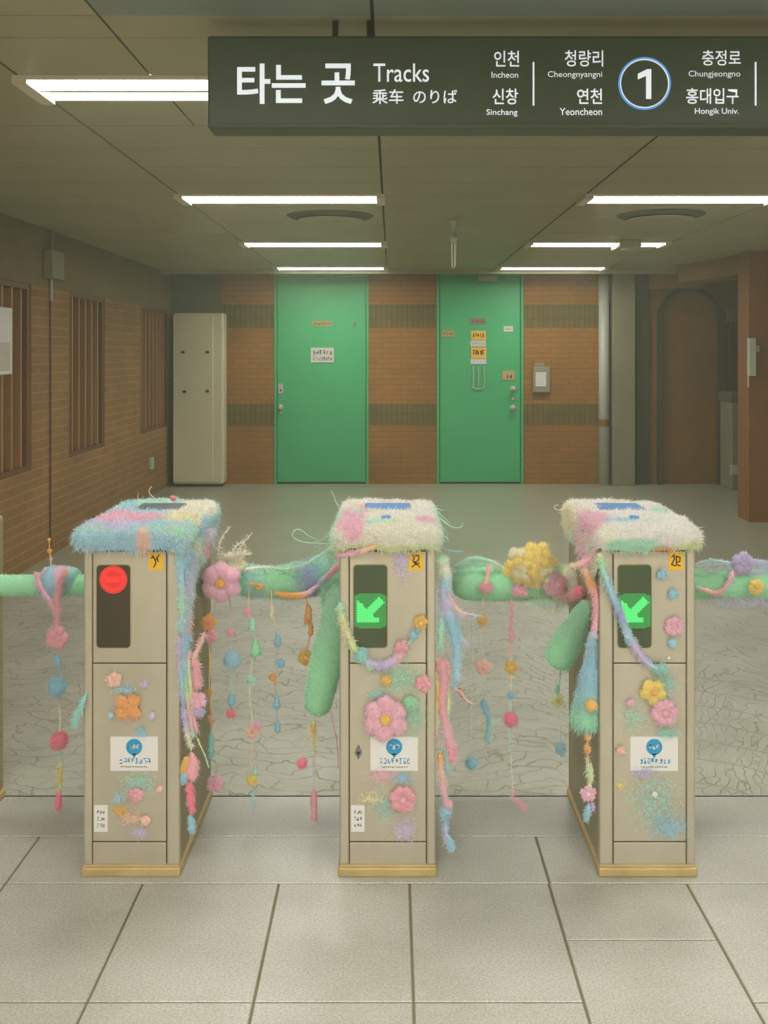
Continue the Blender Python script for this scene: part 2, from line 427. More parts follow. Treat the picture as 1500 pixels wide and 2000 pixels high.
# pseudo writing strokes (illegible small print in the photo)
def scribble(mb, x0, x1, z0, z1, y0, y1, n, seed, sw=None):
    r = random.Random(seed); w = (x1-x0)/n; h = z1-z0; sw = sw or h*.13
    for i in range(n):
        a = x0+i*w+w*.12; b = a+w*.76
        for j in range(r.choice((3, 4, 4))):
            if r.random() < .5:
                z = z0+h*r.choice((.1, .35, .6, .85)); mb.box(a+r.random()*w*.2, b-r.random()*w*.15, y0, y1, z-sw/2, z+sw/2)
            else:
                x = a+(b-a)*r.random(); q = r.random()*.4
                mb.box(x-sw/2, x+sw/2, y0, y1, z0+h*q, z0+h*min(1, q+.55))
def notice(name, label, cat, px0, px1, py0, py1, m, lines=(), d=YB_+.005, ink='ink', group=None):
    x0, x1, z0, z1 = atx(px0, d), atx(px1, d), zat(py1, d), zat(py0, d)
    p = MB(); p.box(x0, x1, d-.004, d+.004, z0, z1)
    o = p.build(name, m); set_obj(o, None, label, cat, group)
    for (a, b, c, e, n) in lines:
        q = MB(); scribble(q, atx(a, d), atx(b, d), zat(e, d), zat(c, d), d-.006, d-.0035, n, int(a*7+c)); q.build('printed_text', M[ink], o)
    return o
notice('name_plate', 'brown strip plate with dark lettering high on the left green door', 'sign', 610, 648, 627, 637, M['paper_tan'], [(612, 646, 629, 635, 7)])
notice('paper_notice', 'white notice with two printed lines on the left green door', 'sign', 607, 652, 679, 708, M['paper'], [(611, 649, 683, 693, 6), (611, 649, 696, 704, 8)])
notice('wall_mark', 'tiny dark tag near the top right of the left green door', 'tag', 691, 695, 630, 638, M['ink_grey'])
notice('name_plate', 'dusty pink strip plate above yellow notices on the right green door', 'sign', 919, 949, 622, 633, M['paper_pink'], [(921, 947, 625, 631, 5)])
notice('door_tag', 'pale tag at the very top of the right green door', 'sign', 934, 972, 539, 549, M['paper_grey'])
notice('door_tag', 'small tan label at left edge of the right green door', 'sign', 863, 888, 646, 658, M['paper_tan'], [(865, 886, 649, 655, 4)])
notice('door_tag', 'small white label right of the yellow notices on right door', 'sign', 984, 1002, 637, 648, M['paper'], [(987, 999, 640, 645, 3)], ink='ink_grey')
notice('door_tag', 'square tan sticker with dark mark above the right door knobs', 'sticker', 981, 1005, 724, 742, M['paper_tan'], [(988, 1000, 728, 739, 2)])
notice('paper_notice', 'upper yellow notice sheet on the right green door', 'sign', 920, 949, 646, 664, M['paper_yellow'], [(923, 946, 650, 660, 5)])
notice('paper_notice', 'upper white slip between the two yellow notices on right door', 'sign', 919, 949, 665, 677, M['paper'], [(922, 946, 668, 673, 6)], ink='ink_blue')
notice('paper_notice', 'lower yellow notice sheet on the right green door', 'sign', 920, 950, 678, 700, M['paper_yellow'], [(923, 946, 682, 695, 5)])
notice('paper_notice', 'lower white slip beneath the yellow notices on right door', 'sign', 919, 950, 701, 711, M['paper'])
# hanging straps under notices
hk = MB(); d = YB_-.01
for px in (924, 934, 945): hk.tube([at(px, 716, d), at(px+.5, 735, d), at(px, 755, d)], .006, 6)
hk.tube([at(922, 756, d), at(930, 760, d), at(940, 760, d), at(947, 756, d)], .007, 6)
set_obj(hk.build('strap_hanger', M['metal_pale']), None, 'thin pale metal strap hanger below the notices on right green door', 'hanger')
# wall dispenser
dd = YB_-.06; x0, x1 = atx(1041, dd), atx(1075, dd)
r = thing('wall_dispenser', 'grey wall mounted box with white front panel right of the right green door', 'dispenser', ((x0+x1)/2, dd, zat(767, dd)))
MB().box(x0, x1, dd, YB_, zat(767, dd), zat(716, dd), .015).build('housing', M['column_grey'], r)
MB().box(x0+.03, x1-.05, dd-.006, dd+.002, zat(755, dd), zat(727, dd), .004).build('front_panel', M['paper'], r)
MB().box(x0+.02, atx(1064, dd), dd+.01, YB_, zat(716, dd), zat(709, dd), .006).build('top_cap', M['column_grey'], r)

# pipe, column, dark strip at right of back wall
r = thing('drain_pipe', 'pale grey vertical pipe at the right end of the back brick wall', 'pipe', (atx(1181, 12.1), 12.08, 0))
MB().zcyl(atx(1180, 12.06), 12.08, [(.062, 0), (.062, CZ)], 20).build('pipe_tube', M['pipe'], r, True)
MB().zcyl(atx(1180, 12.06), 12.08, [(.07, zat(833, 12.06)), (.07, zat(819, 12.06))], 20).build('pipe_band', M['pipe_band'], r)
struct('wall_column', MB().box(atx(1197, 12), atx(1241, 12), 12.0, 12.16, 0, CZ, .01), M['column_grey'])
struct('wall_dark_strip', MB().box(atx(1241, 12.12), atx(1268, 12.1), 12.1, 12.16, 0, CZ), M['dark_olive'])  # solid strip beside the column, dark olive all over
struct('wall_pier', MB().box(-2.65, atx(432, 12.13), 12.13, 12.17, 0, CZ), M['grey_wall'])

# right part : arched panelling
XR0 = atx(1268, 12.1)
ar = MB(); ar.box(XR0, 5.2, 12.14, 12.3, 0, CZ)
def arch_pts(cx, hw, z0, zs, rise, n=18):
    return [(cx-hw, z0), (cx-hw, zs)]+[(cx-hw*math.cos(PI*i/n), zs+rise*math.sin(PI*i/n)) for i in range(1, n)]+[(cx+hw, zs), (cx+hw, z0)]
ar.build('wall_arcade', M['brick_right'])['kind'] = 'structure'
am = MB()
def arch_band(mb, cx, hw, zs, rise, th, y0, y1, n=24):
    o = arch_pts(cx, hw+th, 0, zs, rise+th, n); i_ = arch_pts(cx, hw, 0, zs, rise, n)
    for q in range(len(o)-1):
        a, b, c, d_ = o[q], o[q+1], i_[q+1], i_[q]
        mb.add([(a[0], y0, a[1]), (b[0], y0, b[1]), (c[0], y0, c[1]), (d_[0], y0, d_[1]), (a[0], y1, a[1]), (b[0], y1, b[1]), (c[0], y1, c[1]), (d_[0], y1, d_[1])],
               [(0, 3, 2, 1), (0, 1, 5, 4), (3, 7, 6, 2)])
arch_band(am, atx(1346, 12.1), .33, 1.95, .34, .045, 12.06, 12.14)
arch_band(am, atx(1482, 12.1), .33, 1.80, .34, .045, 12.06, 12.14)
struct('trim_2', am, M['dark_olive'])
# slanted header under the ceiling on the right
hd = MB(); pts = [(XR0-.02, 12.05), (XR0+.35, 11.7), (3.05, 10.9), (3.28, 9.9), (3.33, 9.4)]
for i in range(len(pts)-1):
    (xa, ya), (xb, yb) = pts[i], pts[i+1]
    hd.add([(xa, ya, 2.30), (xb, yb, 2.30), (xb+.3, yb+.2, 2.30), (xa+.3, ya+.2, 2.30), (xa, ya, CZ+.005), (xb, yb, CZ+.005), (xb+.3, yb+.2, CZ+.005), (xa+.3, ya+.2, CZ+.005)],
           [(0, 3, 2, 1), (0, 1, 5, 4), (2, 3, 7, 6), (4, 5, 6, 7), (1, 2, 6, 5), (3, 0, 4, 7)])
struct('trim_3', hd, M['brick_right'])
struct('wall_right', MB().box(3.28, 5.2, 9.4, 9.7, 0, CZ).box(5.0, 5.2, -6, 9.4, 0, CZ), M['brick_column'])
# things on the right
d = 11.6
r = thing('vending_kiosk', 'tall grey kiosk standing in the dark arch at far right', 'kiosk', (atx(1446, d), d, 0))
MB().box(atx(1428, d), atx(1470, d), d, d+.4, 0, zat(785, d), .02).build('kiosk_body', M['column_grey'], r)
MB().box(atx(1424, d), atx(1472, d), d-.03, d+.4, zat(785, d), zat(765, d), .02).build('kiosk_head', M['grey_wall'], r)
MB().box(atx(1427, d), atx(1470, d), d-.02, d+.02, zat(928, d), zat(908, d), .008).build('kick_panel', M['pipe'], r)
o = MB().box(atx(1422, 12), atx(1464, 12), 12.0, 12.06, zat(627, 12), zat(603, 12), .01).build('wall_plaque', M['grey_wall']); set_obj(o, None, 'dark grey plaque high in the far right arch above the kiosk', 'sign')
d = 9.34
r = thing('wall_phone_box', 'narrow pale box on the left edge of the right orange brown column', 'box', (atx(1469, d), 9.4, zat(735, d)))
MB().box(atx(1463, d), atx(1478, d), d, 9.4, zat(735, d), zat(660, d), .01).build('box_body', M['pipe'], r)
MB().box(atx(1478, d), atx(1485, d), d+.02, 9.4, zat(688, d), zat(674, d), .005).build('side_latch', M['pipe'], r)
MB().tube([(atx(1464, d), 9.37, zat(735, d)), (atx(1464, d), 9.37, zat(757, d))], .008, 8).build('cable', M['pipe'], r)

# ------------------------------------------------------------------ left wall
XL = -2.61
rec = [(5.9, 7.42), (8.29, 9.32), (10.65, 11.95)]
zl, zh = .70, 2.05
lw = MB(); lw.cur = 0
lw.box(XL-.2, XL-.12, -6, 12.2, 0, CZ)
lw.cur = 1; lw.box(XL-.12, XL, -6, 12.2, 0, zl)
prev = -6
for a, b in rec: lw.box(XL-.12, XL, prev, a, zl, zh); prev = b
lw.box(XL-.12, XL, prev, 12.2, zl, zh)
lw.cur = 2; lw.box(XL-.12, XL, -6, 12.2, zh, CZ)
struct('wall_left', lw, [M['recess'], M['brick_left'], M['plaster_olive']])
for j, (a, b) in enumerate(rec):
    wh = ['behind the white panel at left edge', 'middle of the three', 'farthest, next to the cream cabinet'][j]
    r = thing('slatted_screen', 'slat screen recessed in the left wall, '+wh, 'screen', (XL-.06, (a+b)/2, zl), 'slatted screens in the left wall')
    f = MB(); f.box(XL-.1, XL-.01, a, a+.06, zl, zh); f.box(XL-.1, XL-.01, b-.06, b, zl, zh); f.box(XL-.1, XL-.01, a+.06, b-.06, zh-.04, zh); f.box(XL-.1, XL-.01, a+.06, b-.06, zl, zl+.04)
    f.build('screen_frame', M['slat_wood'], r)
    f = MB(); n = int((b-a-.12)/.16)
    for q in range(n):
        y = a+.06+(q+.5)*(b-a-.12)/n; f.box(XL-.085, XL-.02, y-.016, y+.016, zl+.04, zh-.04, .004)
    f.build('slats', M['slat_edge'], r)
# junction box with conduit
d = 7.81; zc = zat(517, d)
r = thing('junction_box', 'small beige square junction box high on the left wall with conduit', 'box', (XL, d, zat(545, d)))
MB().box(XL, XL+.07, d-.14, d+.14, zat(545, d), zat(490, d), .008).build('box_body', M['column_grey'], r)
MB().tube([(XL+.02, d, zat(490, d)), (XL+.02, d, CZ)], .011, 8).build('conduit', M['column_grey'], r)
MB().tube([(XL+.015, d, zat(545, d)), (XL+.015, d, 1.95)], .011, 8).build('conduit', M['pipe'], r)
MB().tube([(XL+.008, d, 1.95), (XL+.008, d, .01)], .006, 6).build('cable', M['slat_wood'], r)
# white panel at left edge
r = thing('wall_panel_box', 'white wall mounted control panel at the left edge of the left wall', 'panel', (XL+.05, 6.54, 1.41))
MB().box(XL, XL+.1, 6.3, 6.78, 1.41, 1.85, .01).build('panel_body', M['paper'], r)
MB().box(XL+.1, XL+.105, 6.42, 6.72, 1.44, 1.62, .002).build('panel_plate', M['paper_grey'], r)
o = MB().box(XL, XL+.03, 11.0, 11.12, zat(916, 11.06), zat(894, 11.06), .004).build('light_switch', M['pipe'])
set_obj(o, None, 'small pale switch low on the left brick wall near the cream cabinet', 'switch')

# cream floor standing cabinet
x0, x1 = atx(337, 11.88), atx(437, 11.88)
r = thing('floor_standing_unit', 'tall cream metal floor-standing unit in the back left corner', 'cabinet', ((x0+x1)/2, 12.0, 0))
MB().box(x0, x1, 11.88, 12.12, .03, zat(611, 11.88), .03).build('cabinet_body', M['cream_metal'], r)
MB().box(x0+.02, x1-.02, 11.92, 12.1, 0, .03).build('plinth', M['dark'], r)
MB().box(x0+.01, atx(416, 11.87), 11.866, 11.882, .06, zat(616, 11.87), .005).build('front_panel', M['cream_metal'], r)
for px, py in ((357, 688), (405, 688), (360, 765), (405, 764)):
    MB().disc(atx(px, 11.86), zat(py, 11.86), .016, 11.856, 11.868, 12, rx=.024).build('fixing', M['dark'], r)

# walls behind the camera close the hall
struct('wall_front', MB().box(-2.8, 5.2, -6.2, -6, 0, CZ), M['cream_metal'])  # unseen wall, coloured pale to bounce light onto the gates

# ------------------------------------------------------------------ ceiling fixtures
def fixture(x0, x1, yc, label, w=.27, em='emit'):
    r = thing('ceiling_light', label, 'light', ((x0+x1)/2, yc, CZ-.03), 'fluorescent ceiling lights')
    f = MB(); f.box(x0-.05, x0, yc-w/2-.015, yc+w/2+.015, CZ-.028, CZ); f.box(x1, x1+.05, yc-w/2-.015, yc+w/2+.015, CZ-.028, CZ)
    f.box(x0, x1, yc-w/2-.012, yc-w/2, CZ-.014, CZ); f.box(x0, x1, yc+w/2, yc+w/2+.012, CZ-.014, CZ); f.box(x0, x1, yc-.014, yc+.014, CZ-.018, CZ)
    f.build('housing', M['lamp_frame'], r)
    for s in (-1, 1):
        a = yc+s*(.014+w/2)/2; hw = (w/2-.014)/2
        MB().box(x0, x1, a-hw, a+hw, CZ-.016, CZ-.002, .004).build('diffuser', M[em], r)
LB = ['nearest fluorescent ceiling light of the left row, beside the hanging sign', 'second fluorescent ceiling light of the left row, in front of the left vent',
      'third fluorescent ceiling light of the left row', 'farthest fluorescent ceiling light of the left row, above the left green door']
LR = ['nearest fluorescent ceiling light of the right row, behind the hanging sign', 'bright fluorescent ceiling light of the right row, at the right edge',
      'third fluorescent ceiling light of the right row, next to the white ceiling box', 'farthest fluorescent ceiling light of the right row, above the right green door']
for q, y in enumerate((3.61, 6.18, 8.74, 11.2)):
    fixture(-1.235, -.09, y, LB[q])
    fixture(1.19, 2.30, y, LR[q])
for q, y in enumerate((1.03, -.3, -1.55, -2.8, -4.1, -5.3)):  # every second row is added, unseen, to brighten the gate fronts
    for s, (a, b) in enumerate(((-1.235, -.09), (1.19, 2.30))):
        fixture(a, b, y, 'unseen ceiling light above and behind the viewer, row doubled with lamps added for brightness', em='emit' if y > .5 else 'emit_fill')
# round vents
M['vent_dark'] = mat('vent_dark_grey', L(78, 78, 54), .8)  # even dark grey-olive of the vent collars
for cx, cy, lb in ((atx(645, 7.0), 7.0, 'round ceiling air vent behind the second light of the left row'), (atx(1290, 6.95), 6.95, 'round ceiling air vent behind the bright light of the right row')):
    r = thing('ceiling_vent', lb, 'vent', (cx, cy, CZ-.04))
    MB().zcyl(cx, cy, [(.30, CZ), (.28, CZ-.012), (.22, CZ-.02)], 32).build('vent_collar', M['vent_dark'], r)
    for q, (ra, rb) in enumerate(((.16, .22), (.09, .14), (.02, .07))):
        MB().zcyl(cx, cy, [(ra, CZ-.02), (rb, CZ-.032-.004*q), (rb-.01, CZ-.036-.004*q)], 32).build('vent_cone', M['ceil'], r)
# ceiling box
r = thing('ceiling_sensor_box', 'pale square box on the ceiling beside the third light of the right row', 'box', (atx(1225, 8.6), 8.6, CZ-.07))
MB().box(atx(1203, 8.6), atx(1245, 8.6), 8.45, 8.8, CZ-.06, CZ, .012).build('box_body', M['ceil'], r)
MB().zcyl(atx(1224, 8.6), 8.6, [(.05, CZ-.06), (.045, CZ-.075)], 20).build('sensor_dome', M['pipe'], r)
# hanging rod
d = 7.2; x = atx(886, d)
r = thing('hanging_sprinkler_rod', 'thin white rod hanging from a small ceiling mount between the doors', 'rod', (x, d, zat(524, d)))
MB().zcyl(x, d, [(.045, CZ), (.03, CZ-.02), (.01, CZ-.05), (.01, zat(462, d)), (.028, zat(461, d)), (.026, zat(470, d)), (.012, zat(476, d))], 16).build('ceiling_mount', M['pipe'], r, True)
MB().tube([(x-.012, d, zat(468, d)), (x-.010, d, zat(520, d)), (x, d, zat(524, d)), (x+.010, d, zat(520, d)), (x+.012, d, zat(468, d))], .006, 8).build('wire_loop', M['lamp_frame'], r)
# dark ceiling line near cam done in panels

# ------------------------------------------------------------------ hanging sign
SD = 2.85
sx0, sx1 = atx(405, SD), atx(1640, SD); sz0, sz1 = zat(250, SD), zat(70, SD)
sign = thing('hanging_sign', 'long dark green hanging track sign with white Korean lettering and circled 1', 'sign', ((sx0+sx1)/2, SD+.05, sz0))
MB().box(sx0, sx1, SD, SD+.11, sz0, sz1, .006).build('sign_box', M['sign_body'], sign)
MB().box(sx0+.004, sx1-.004, SD-.0015, SD+.003, sz0+.012, sz0+.016).build('lower_edge_line', M['sign_edge'], sign)
for px in (655, 722):
    x = atx(px, 2.9); MB().box(x-.008, x+.008, 2.892, 2.908, sz1-.002, CZ, .002).build('hanger_bar', M['hanger'], sign)
for px in (1560,):
    x = atx(px, 2.9); MB().box(x-.008, x+.008, 2.892, 2.908, sz1-.002, CZ, .002).build('hanger_bar', M['hanger'], sign)
def text_mesh(body, px0, px1, py0, py1, d, m, parent, name='lettering', bold=0.0, y=None):
    c = bpy.data.curves.new('lettering', 'FONT'); c.body = body; c.resolution_u = 3; c.offset = bold; c.extrude = .0
    o = bpy.data.objects.new('tmp', c); C.objects.link(o)
    dg = bpy.context.evaluated_depsgraph_get(); dg.update()
    me = bpy.data.meshes.new_from_object(o.evaluated_get(dg)); bpy.data.objects.remove(o)
    n = len(me.vertices)
    if n == 0: print('NO GLYPHS', body); return None
    v = np.empty(n*3, dtype=np.float32); me.vertices.foreach_get('co', v); v = v.reshape(-1, 3)
    mn, mx = v.min(0), v.max(0)
    X0, X1, Z0, Z1 = atx(px0, d), atx(px1, d), zat(py1, d), zat(py0, d)
    nx = X0+(v[:, 0]-mn[0])/(mx[0]-mn[0])*(X1-X0); nz = Z0+(v[:, 1]-mn[1])/(mx[1]-mn[1])*(Z1-Z0)
    P = wloc(parent); yy = (d if y is None else y)
    out = np.stack([nx-P.x, np.full(n, yy-P.y), nz-P.z], 1).astype(np.float32)
    me.vertices.foreach_set('co', out.ravel()); me.materials.clear(); me.materials.append(m); me.update(); me.name = name
    q = bpy.data.objects.new(name, me); C.objects.link(q); q.parent = parent
    return q
ST = SD-.0022
for body, a, b, c_, e, bold in (('타는', 463, 597, 124, 203, .02), ('곳', 628, 693, 124, 203, .02), ('Tracks', 729, 838, 124, 160, .004), ('乘车', 727, 788, 174, 203, .008), ('のりば', 807, 893, 175, 202, .008),
    ('인천', 965, 1014, 99, 130, .008), ('Incheon', 960, 1012, 140, 152, 0), ('신창', 962, 1012, 173, 204, .012), ('Sinchang', 950, 1011, 213, 228, .008),
    ('청량리', 1103, 1178, 98, 130, .008), ('Cheongnyangni', 1070, 1176, 139, 154, 0), ('연천', 1127, 1176, 173, 203, .012), ('Yeoncheon', 1093, 1176, 211, 225, .008),
    ('충정로', 1371, 1447, 98, 128, .008), ('Chungjeongno', 1345, 1446, 138, 153, 0), ('홍대입구', 1340, 1443, 172, 203, .012), ('Hongik Univ.', 1357, 1443, 211, 226, .008)):
    text_mesh(body, a, b, c_, e, ST, M['sign_white'], sign, bold=bold)
MB().prism([(atx(a, ST), zat(b, ST)) for a, b in ((1262, 193), (1262, 148), (1246, 155), (1246, 144), (1264, 135), (1272, 135), (1272, 193))], ST-.0005, SD+.002).build('line_number', M['sign_white'], sign)
for px in (1042, 1476): MB().box(atx(px-1.6, ST), atx(px+1.6, ST), ST-.0005, SD+.002, zat(206, ST), zat(121, ST)).build('divider_line', M['sign_white'], sign)
MB().ring(atx(1259, ST), zat(163, ST), .0685, .0735, ST-.0005, SD+.002, 64).build('line_number_ring', M['sign_blue'], sign)
MB().ring(atx(1259, ST), zat(163, ST), .0655, .0685, ST-.0005, SD+.002, 64).build('line_number_ring', M['sign_white'], sign)

# ------------------------------------------------------------------ ticket gates
GY0, GY1 = 3.04, 3.58
HW = .1425
def strokes(mb, polys, x0, x1, z0, z1, y0, y1, w):
    for pl in polys:
        for (ax, az), (bx, bz) in zip(pl, pl[1:]):
            p = Vector((x0+ax*(x1-x0), z0+az*(z1-z0))); q = Vector((x0+bx*(x1-x0), z0+bz*(z1-z0)))
            t_ = (q-p).normalized()*w/2; nn = Vector((-t_.y, t_.x)); p2 = p-t_; q2 = q+t_
            mb.prism([tuple(p2+nn), tuple(p2-nn), tuple(q2-nn), tuple(q2+nn)], y0, y1)
def gate(cx, pl, pr, label, led=None, num=None, screen='screen_blue', bare=False, side_x=None):
    g = thing('ticket_gate', label, 'ticket gate', (cx, (GY0+GY1)/2, 0), 'ticket gates in a row')
    F = GY0
    x0, x1 = cx-HW, cx+HW
    MB().box(x0, x1, F+.012, GY1, .03, .985, .012).build('cabinet', M['gate_side'], g)
    MB().box(pl-.002, pr+.002, F+.006, F+.02, .034, .972).build('gap_backplate', M['gap_shade'], g)  # dark plate behind the panels, shade of the gaps put into its colour
    for a, b in ((x0, pl-.0022), (pr+.0022, x1)):
        MB().box(a, b, F, F+.03, .03, .978, .006).build('corner_post', M['gate_metal'], g)
    zt, zm, zk = zat(1078, F), zat(1296, F), zat(1645, F)
    MB().box(pl, pr, F+.002, F+.016, zm+.0018, zt, .002).build('upper_panel', M['gate_metal'], g)
    MB().box(pl, pr, F+.002, F+.016, zk+.0018, zm-.0018, .002).build('service_door', M['gate_metal'], g)
    MB().box(pl, pr, F+.002, F+.016, .032, zk-.0018, .002).build('kick_panel', M['gate_metal'], g)
    b = MB(); b.box(x0-.004, x1+.004, F-.012, GY1+.01, 0, .028, .006); b.box(x0-.001, x1+.001, F-.006, GY1+.005, .026, .034, .003)
    b.build('base_plinth', M['gate_brass'], g)
    Fp = F+.002
    if led:
        a, c = pl+.012, pl+.012+.099
        zc0, zc1 = zat(1265, F), zat(1104, F)
        MB().rrect(a-.003, c+.003, zc0-.003, zc1+.003, .013, Fp-.0012, Fp+.001).build('window_rim', M['gate_side'], g)
        w = MB().rrect(a, c, zc0, zc1, .011, Fp-.0022, Fp-.001).build('display_window', M['window_dark' if led == 'red' else 'window_green'], g)
        y0, y1 = Fp-.0034, Fp-.0022
        if led == 'red':
            lx, lz, R = (a+c)/2, zat(1132, F), .040
            MB().disc(lx, lz, R-.002, y0+.0006, y1, 28).build('led_backing', M['led_red_core'], w)
            m = MB(); p = .0037
            for rr in (R, R-.006, R-.012):
                n = int(2*PI*rr/.0052)
                for q in range(n): m.disc(lx+rr*math.cos(2*PI*q/n), lz+rr*math.sin(2*PI*q/n), .0017, y0, y1, 6)
            for iz in range(-2, 3):
                for ix in range(-6, 7): m.disc(lx+ix*.0037, lz+iz*.0037, .0013, y0, y1, 6)
            m.build('led_symbol', M['led_red'], w)
        else:
            lx, lz = (a+c)/2, zat(1193, F)
            m1, m2 = MB(), MB(); st = .0036
            for iz in range(-15, 16):
                for ix in range(-13, 14):
                    X, Z = ix*st+(st/2 if iz % 2 else 0), iz*st
                    if abs(X) > .0475: continue
                    e = (X/.056)**4+(Z/.052)**4
                    if e > 1: continue
                    # arrow pointing down and to the left
                    u, v_ = (X+Z)/1.414, (X-Z)/1.414
                    shaft = abs(v_) < .0125 and -.020 < u < .048
                    tip = (X > -.040 and Z > -.036 and (X+Z) < -.006) or (-.040 < X < .026 and -.036 < Z < -.020) or (-.040 < X < -.022 and -.036 < Z < .024)
                    (m1 if (shaft or tip) else m2).disc(lx+X, lz+Z, .00175 if (shaft or tip) else .0014, y0, y1, 6)
            m1.build('led_arrow', M['led_green'], w); m2.build('led_halo', M['led_green_halo'], w)
    if num:
        a, c, zc0, zc1 = pr-.052, pr-.008, zat(1114, F), zat(1079, F)
        s = MB().box(a, c, Fp-.001, Fp+.001, zc0, zc1).build('number_sticker', M['sticker_yellow'], g)
        m = MB(); strokes(m, num, a+.008, c-.008, zc0+.01, zc1-.008, Fp-.002, Fp-.0008, .0032); m.build('number_mark', M['ink'], s)
    if not bare:
        # card sticker
        a, c, zc0, zc1 = pr-.165, pr-.024, zat(1506, F), zat(1439, F)
        s = MB().box(a, c, Fp-.001, Fp+.001, zc0, zc1).build('card_sticker', M['sticker_white'], g)
        bx, bz = (a+c)/2, zat(1459, F)
        m = MB().disc(bx, bz, .024, Fp-.0018, Fp-.0008, 28); m.prism([(bx-.008, bz-.02), (bx, bz-.034), (bx+.008, bz-.02)], Fp-.0018, Fp-.0008)
        q = m.build('speech_bubble_mark', M['ink_blue'], s)
        m = MB(); scribble(m, bx-.016, bx+.016, bz-.007, bz+.008, Fp-.0026, Fp-.0016, 3, int(cx*100)+5, .0028); m.build('bubble_text', M['sticker_white'], q)
        m = MB(); scribble(m, a+.026, c-.022, zat(1492, F), zat(1480, F), Fp-.0018, Fp-.0008, 8, int(cx*100)+9, .0022); m.build('printed_text', M['ink_blue'], s)
        m = MB(); scribble(m, a+.03, c-.03, zat(1500, F), zat(1496, F), Fp-.0018, Fp-.0008, 12, int(cx*100)+2, .0009); m.build('printed_text', M['ink_grey'], s)
        if num and cx < .5:
            a, c, zc0, zc1 = pl+.004, pl+.044, zat(1625, F), zat(1573, F)
            s = MB().box(a, c, Fp-.001, Fp+.001, zc0, zc1).build('small_label', M['sticker_white'], g)
            for q in range(3):
                z = zc1-.022-q*.02; m = MB(); scribble(m, a+.008, c-.007, z-.004, z+.008, Fp-.0018, Fp-.0008, 3, q+int(cx*31), .0016); m.build('printed_text', M['ink_grey'], s)
        # top reader
        zs = 1.040
        MB().box(cx-.075, cx+.075, 3.355, 3.49, .985, zs, .004).build('reader_screen', M[screen], g)
        if screen == 'screen_blue': MB().zcyl(cx-.005, 3.19, [(.016, .985), (.016, zs+.002), (.012, zs+.004)], 20).build('reader_light', M['dot_blue'], g)
    return g
gX = {0: -1.4975, 1: -.7725, 2: -.0125, 3: .7595}
Ymark = [[(.1, 1), (.45, .55), (.85, 1)], [(.45, .55), (.5, .3), (.3, 0)], [(.0, .75), (.3, .85)], [(.6, .8), (.75, .45)]]
Mark12 = [[(.15, 1), (.35, .72), (.2, .55)], [(.45, .95), (.85, .95), (.8, .6), (.55, .45)], [(.2, .45), (.5, .25), (.1, 0)], [(.4, .45), (.9, .0)], [(.55, .2), (.85, .35)]]
Mark20 = [[(.05, .85), (.3, 1), (.35, .7), (.05, .2), (.45, .1)], [(.55, .9), (.55, .2), (.95, .1)], [(.55, .9), (.95, .8), (.9, .45), (.6, .4)]]
gate(gX[0], gX[0]-.11, gX[0]+.11, 'ticket gate cut off by the left edge of the picture', bare=True)
gate(gX[1], atx(181, GY0), atx(324, GY0), 'steel ticket gate with red circle display, left of the three full gates', 'red', Ymark, 'screen_dark')
g2 = gate(gX[2], atx(683, GY0), atx(832, GY0), 'steel ticket gate with green arrow display, middle one, large pink flower on its door', 'green', Mark12)
gate(gX[3], atx(1199, GY0), atx(1340, GY0), 'steel ticket gate with green arrow display and yellow flower, right of the three', 'green', Mark20)
m = MB(); xk, zk_ = atx(700, GY0), zat(1470, GY0)
m.prism([(xk-.011, zk_), (xk, zk_-.02), (xk+.011, zk_), (xk, zk_+.024)], GY0-.003, GY0+.003)
kh = m.build('door_lock', M['ink_grey'], g2); MB().disc(xk, zk_, .005, GY0-.005, GY0-.002, 12).build('keyhole', M['dark'], kh)

# ------------------------------------------------------------------ yarn builder
PAL = {k: L(*v) for k, v in dict(mint=(150, 226, 190), green=(112, 224, 156), deep=(88, 196, 136), blue=(130, 202, 226), sky=(92, 186, 216), lilac=(196, 178, 230), pink=(238, 158, 190),
    rose=(238, 134, 158), hot=(250, 112, 146), cream=(238, 232, 206), white=(240, 236, 228), yellow=(242, 214, 92), gold=(232, 184, 44), orange=(240, 166, 52), teal=(88, 200, 190),
    peach=(246, 184, 158), lime=(206, 220, 128), purple=(176, 150, 214), violet=(120, 140, 214), straw=(232, 220, 160)).items()}
COLNAME = dict(deep='green', sky='blue', rose='rose pink', hot='hot pink', gold='golden', straw='pale yellow', violet='blue violet')
for _k in PAL: PAL[_k] = tuple(c+(.93-c)*(.12 if _k in ('orange', 'gold', 'yellow', 'hot') else .30) for c in PAL[_k])
import bmesh as _bm
def _ico(n):
    b = _bm.new(); _bm.ops.create_icosphere(b, subdivisions=n, radius=1)
    v = np.array([q.co[:] for q in b.verts]); f = np.array([[w.index for w in q.verts] for q in b.faces]); b.free(); return v, f
ICO3, ICO2 = _ico(4), _ico(3)
def snoise(P, freq, seed=0):
    r = np.random.default_rng(seed); o = np.zeros(len(P))
    for i in range(6):
        k = r.normal(size=3)*freq; o += np.sin(P@k+r.uniform(0, 6.28))
    return o/3.0
def spline(pts, n=8):
    P = [Vector(p) for p in pts]
    if len(P) < 3: return [P[0].lerp(P[-1], i/n) for i in range(n+1)]
    P = [P[0]*2-P[1]]+P+[P[-1]*2-P[-2]]; out = []
    for i in range(1, len(P)-2):
        a, b, c, d = P[i-1], P[i], P[i+1], P[i+2]
        for k in range(n):
            t = k/n; out.append(.5*((2*b)+(c-a)*t+(2*a-5*b+4*c-d)*t*t+(-a+3*b-3*c+d)*t**3))
    out.append(P[-2]); return out
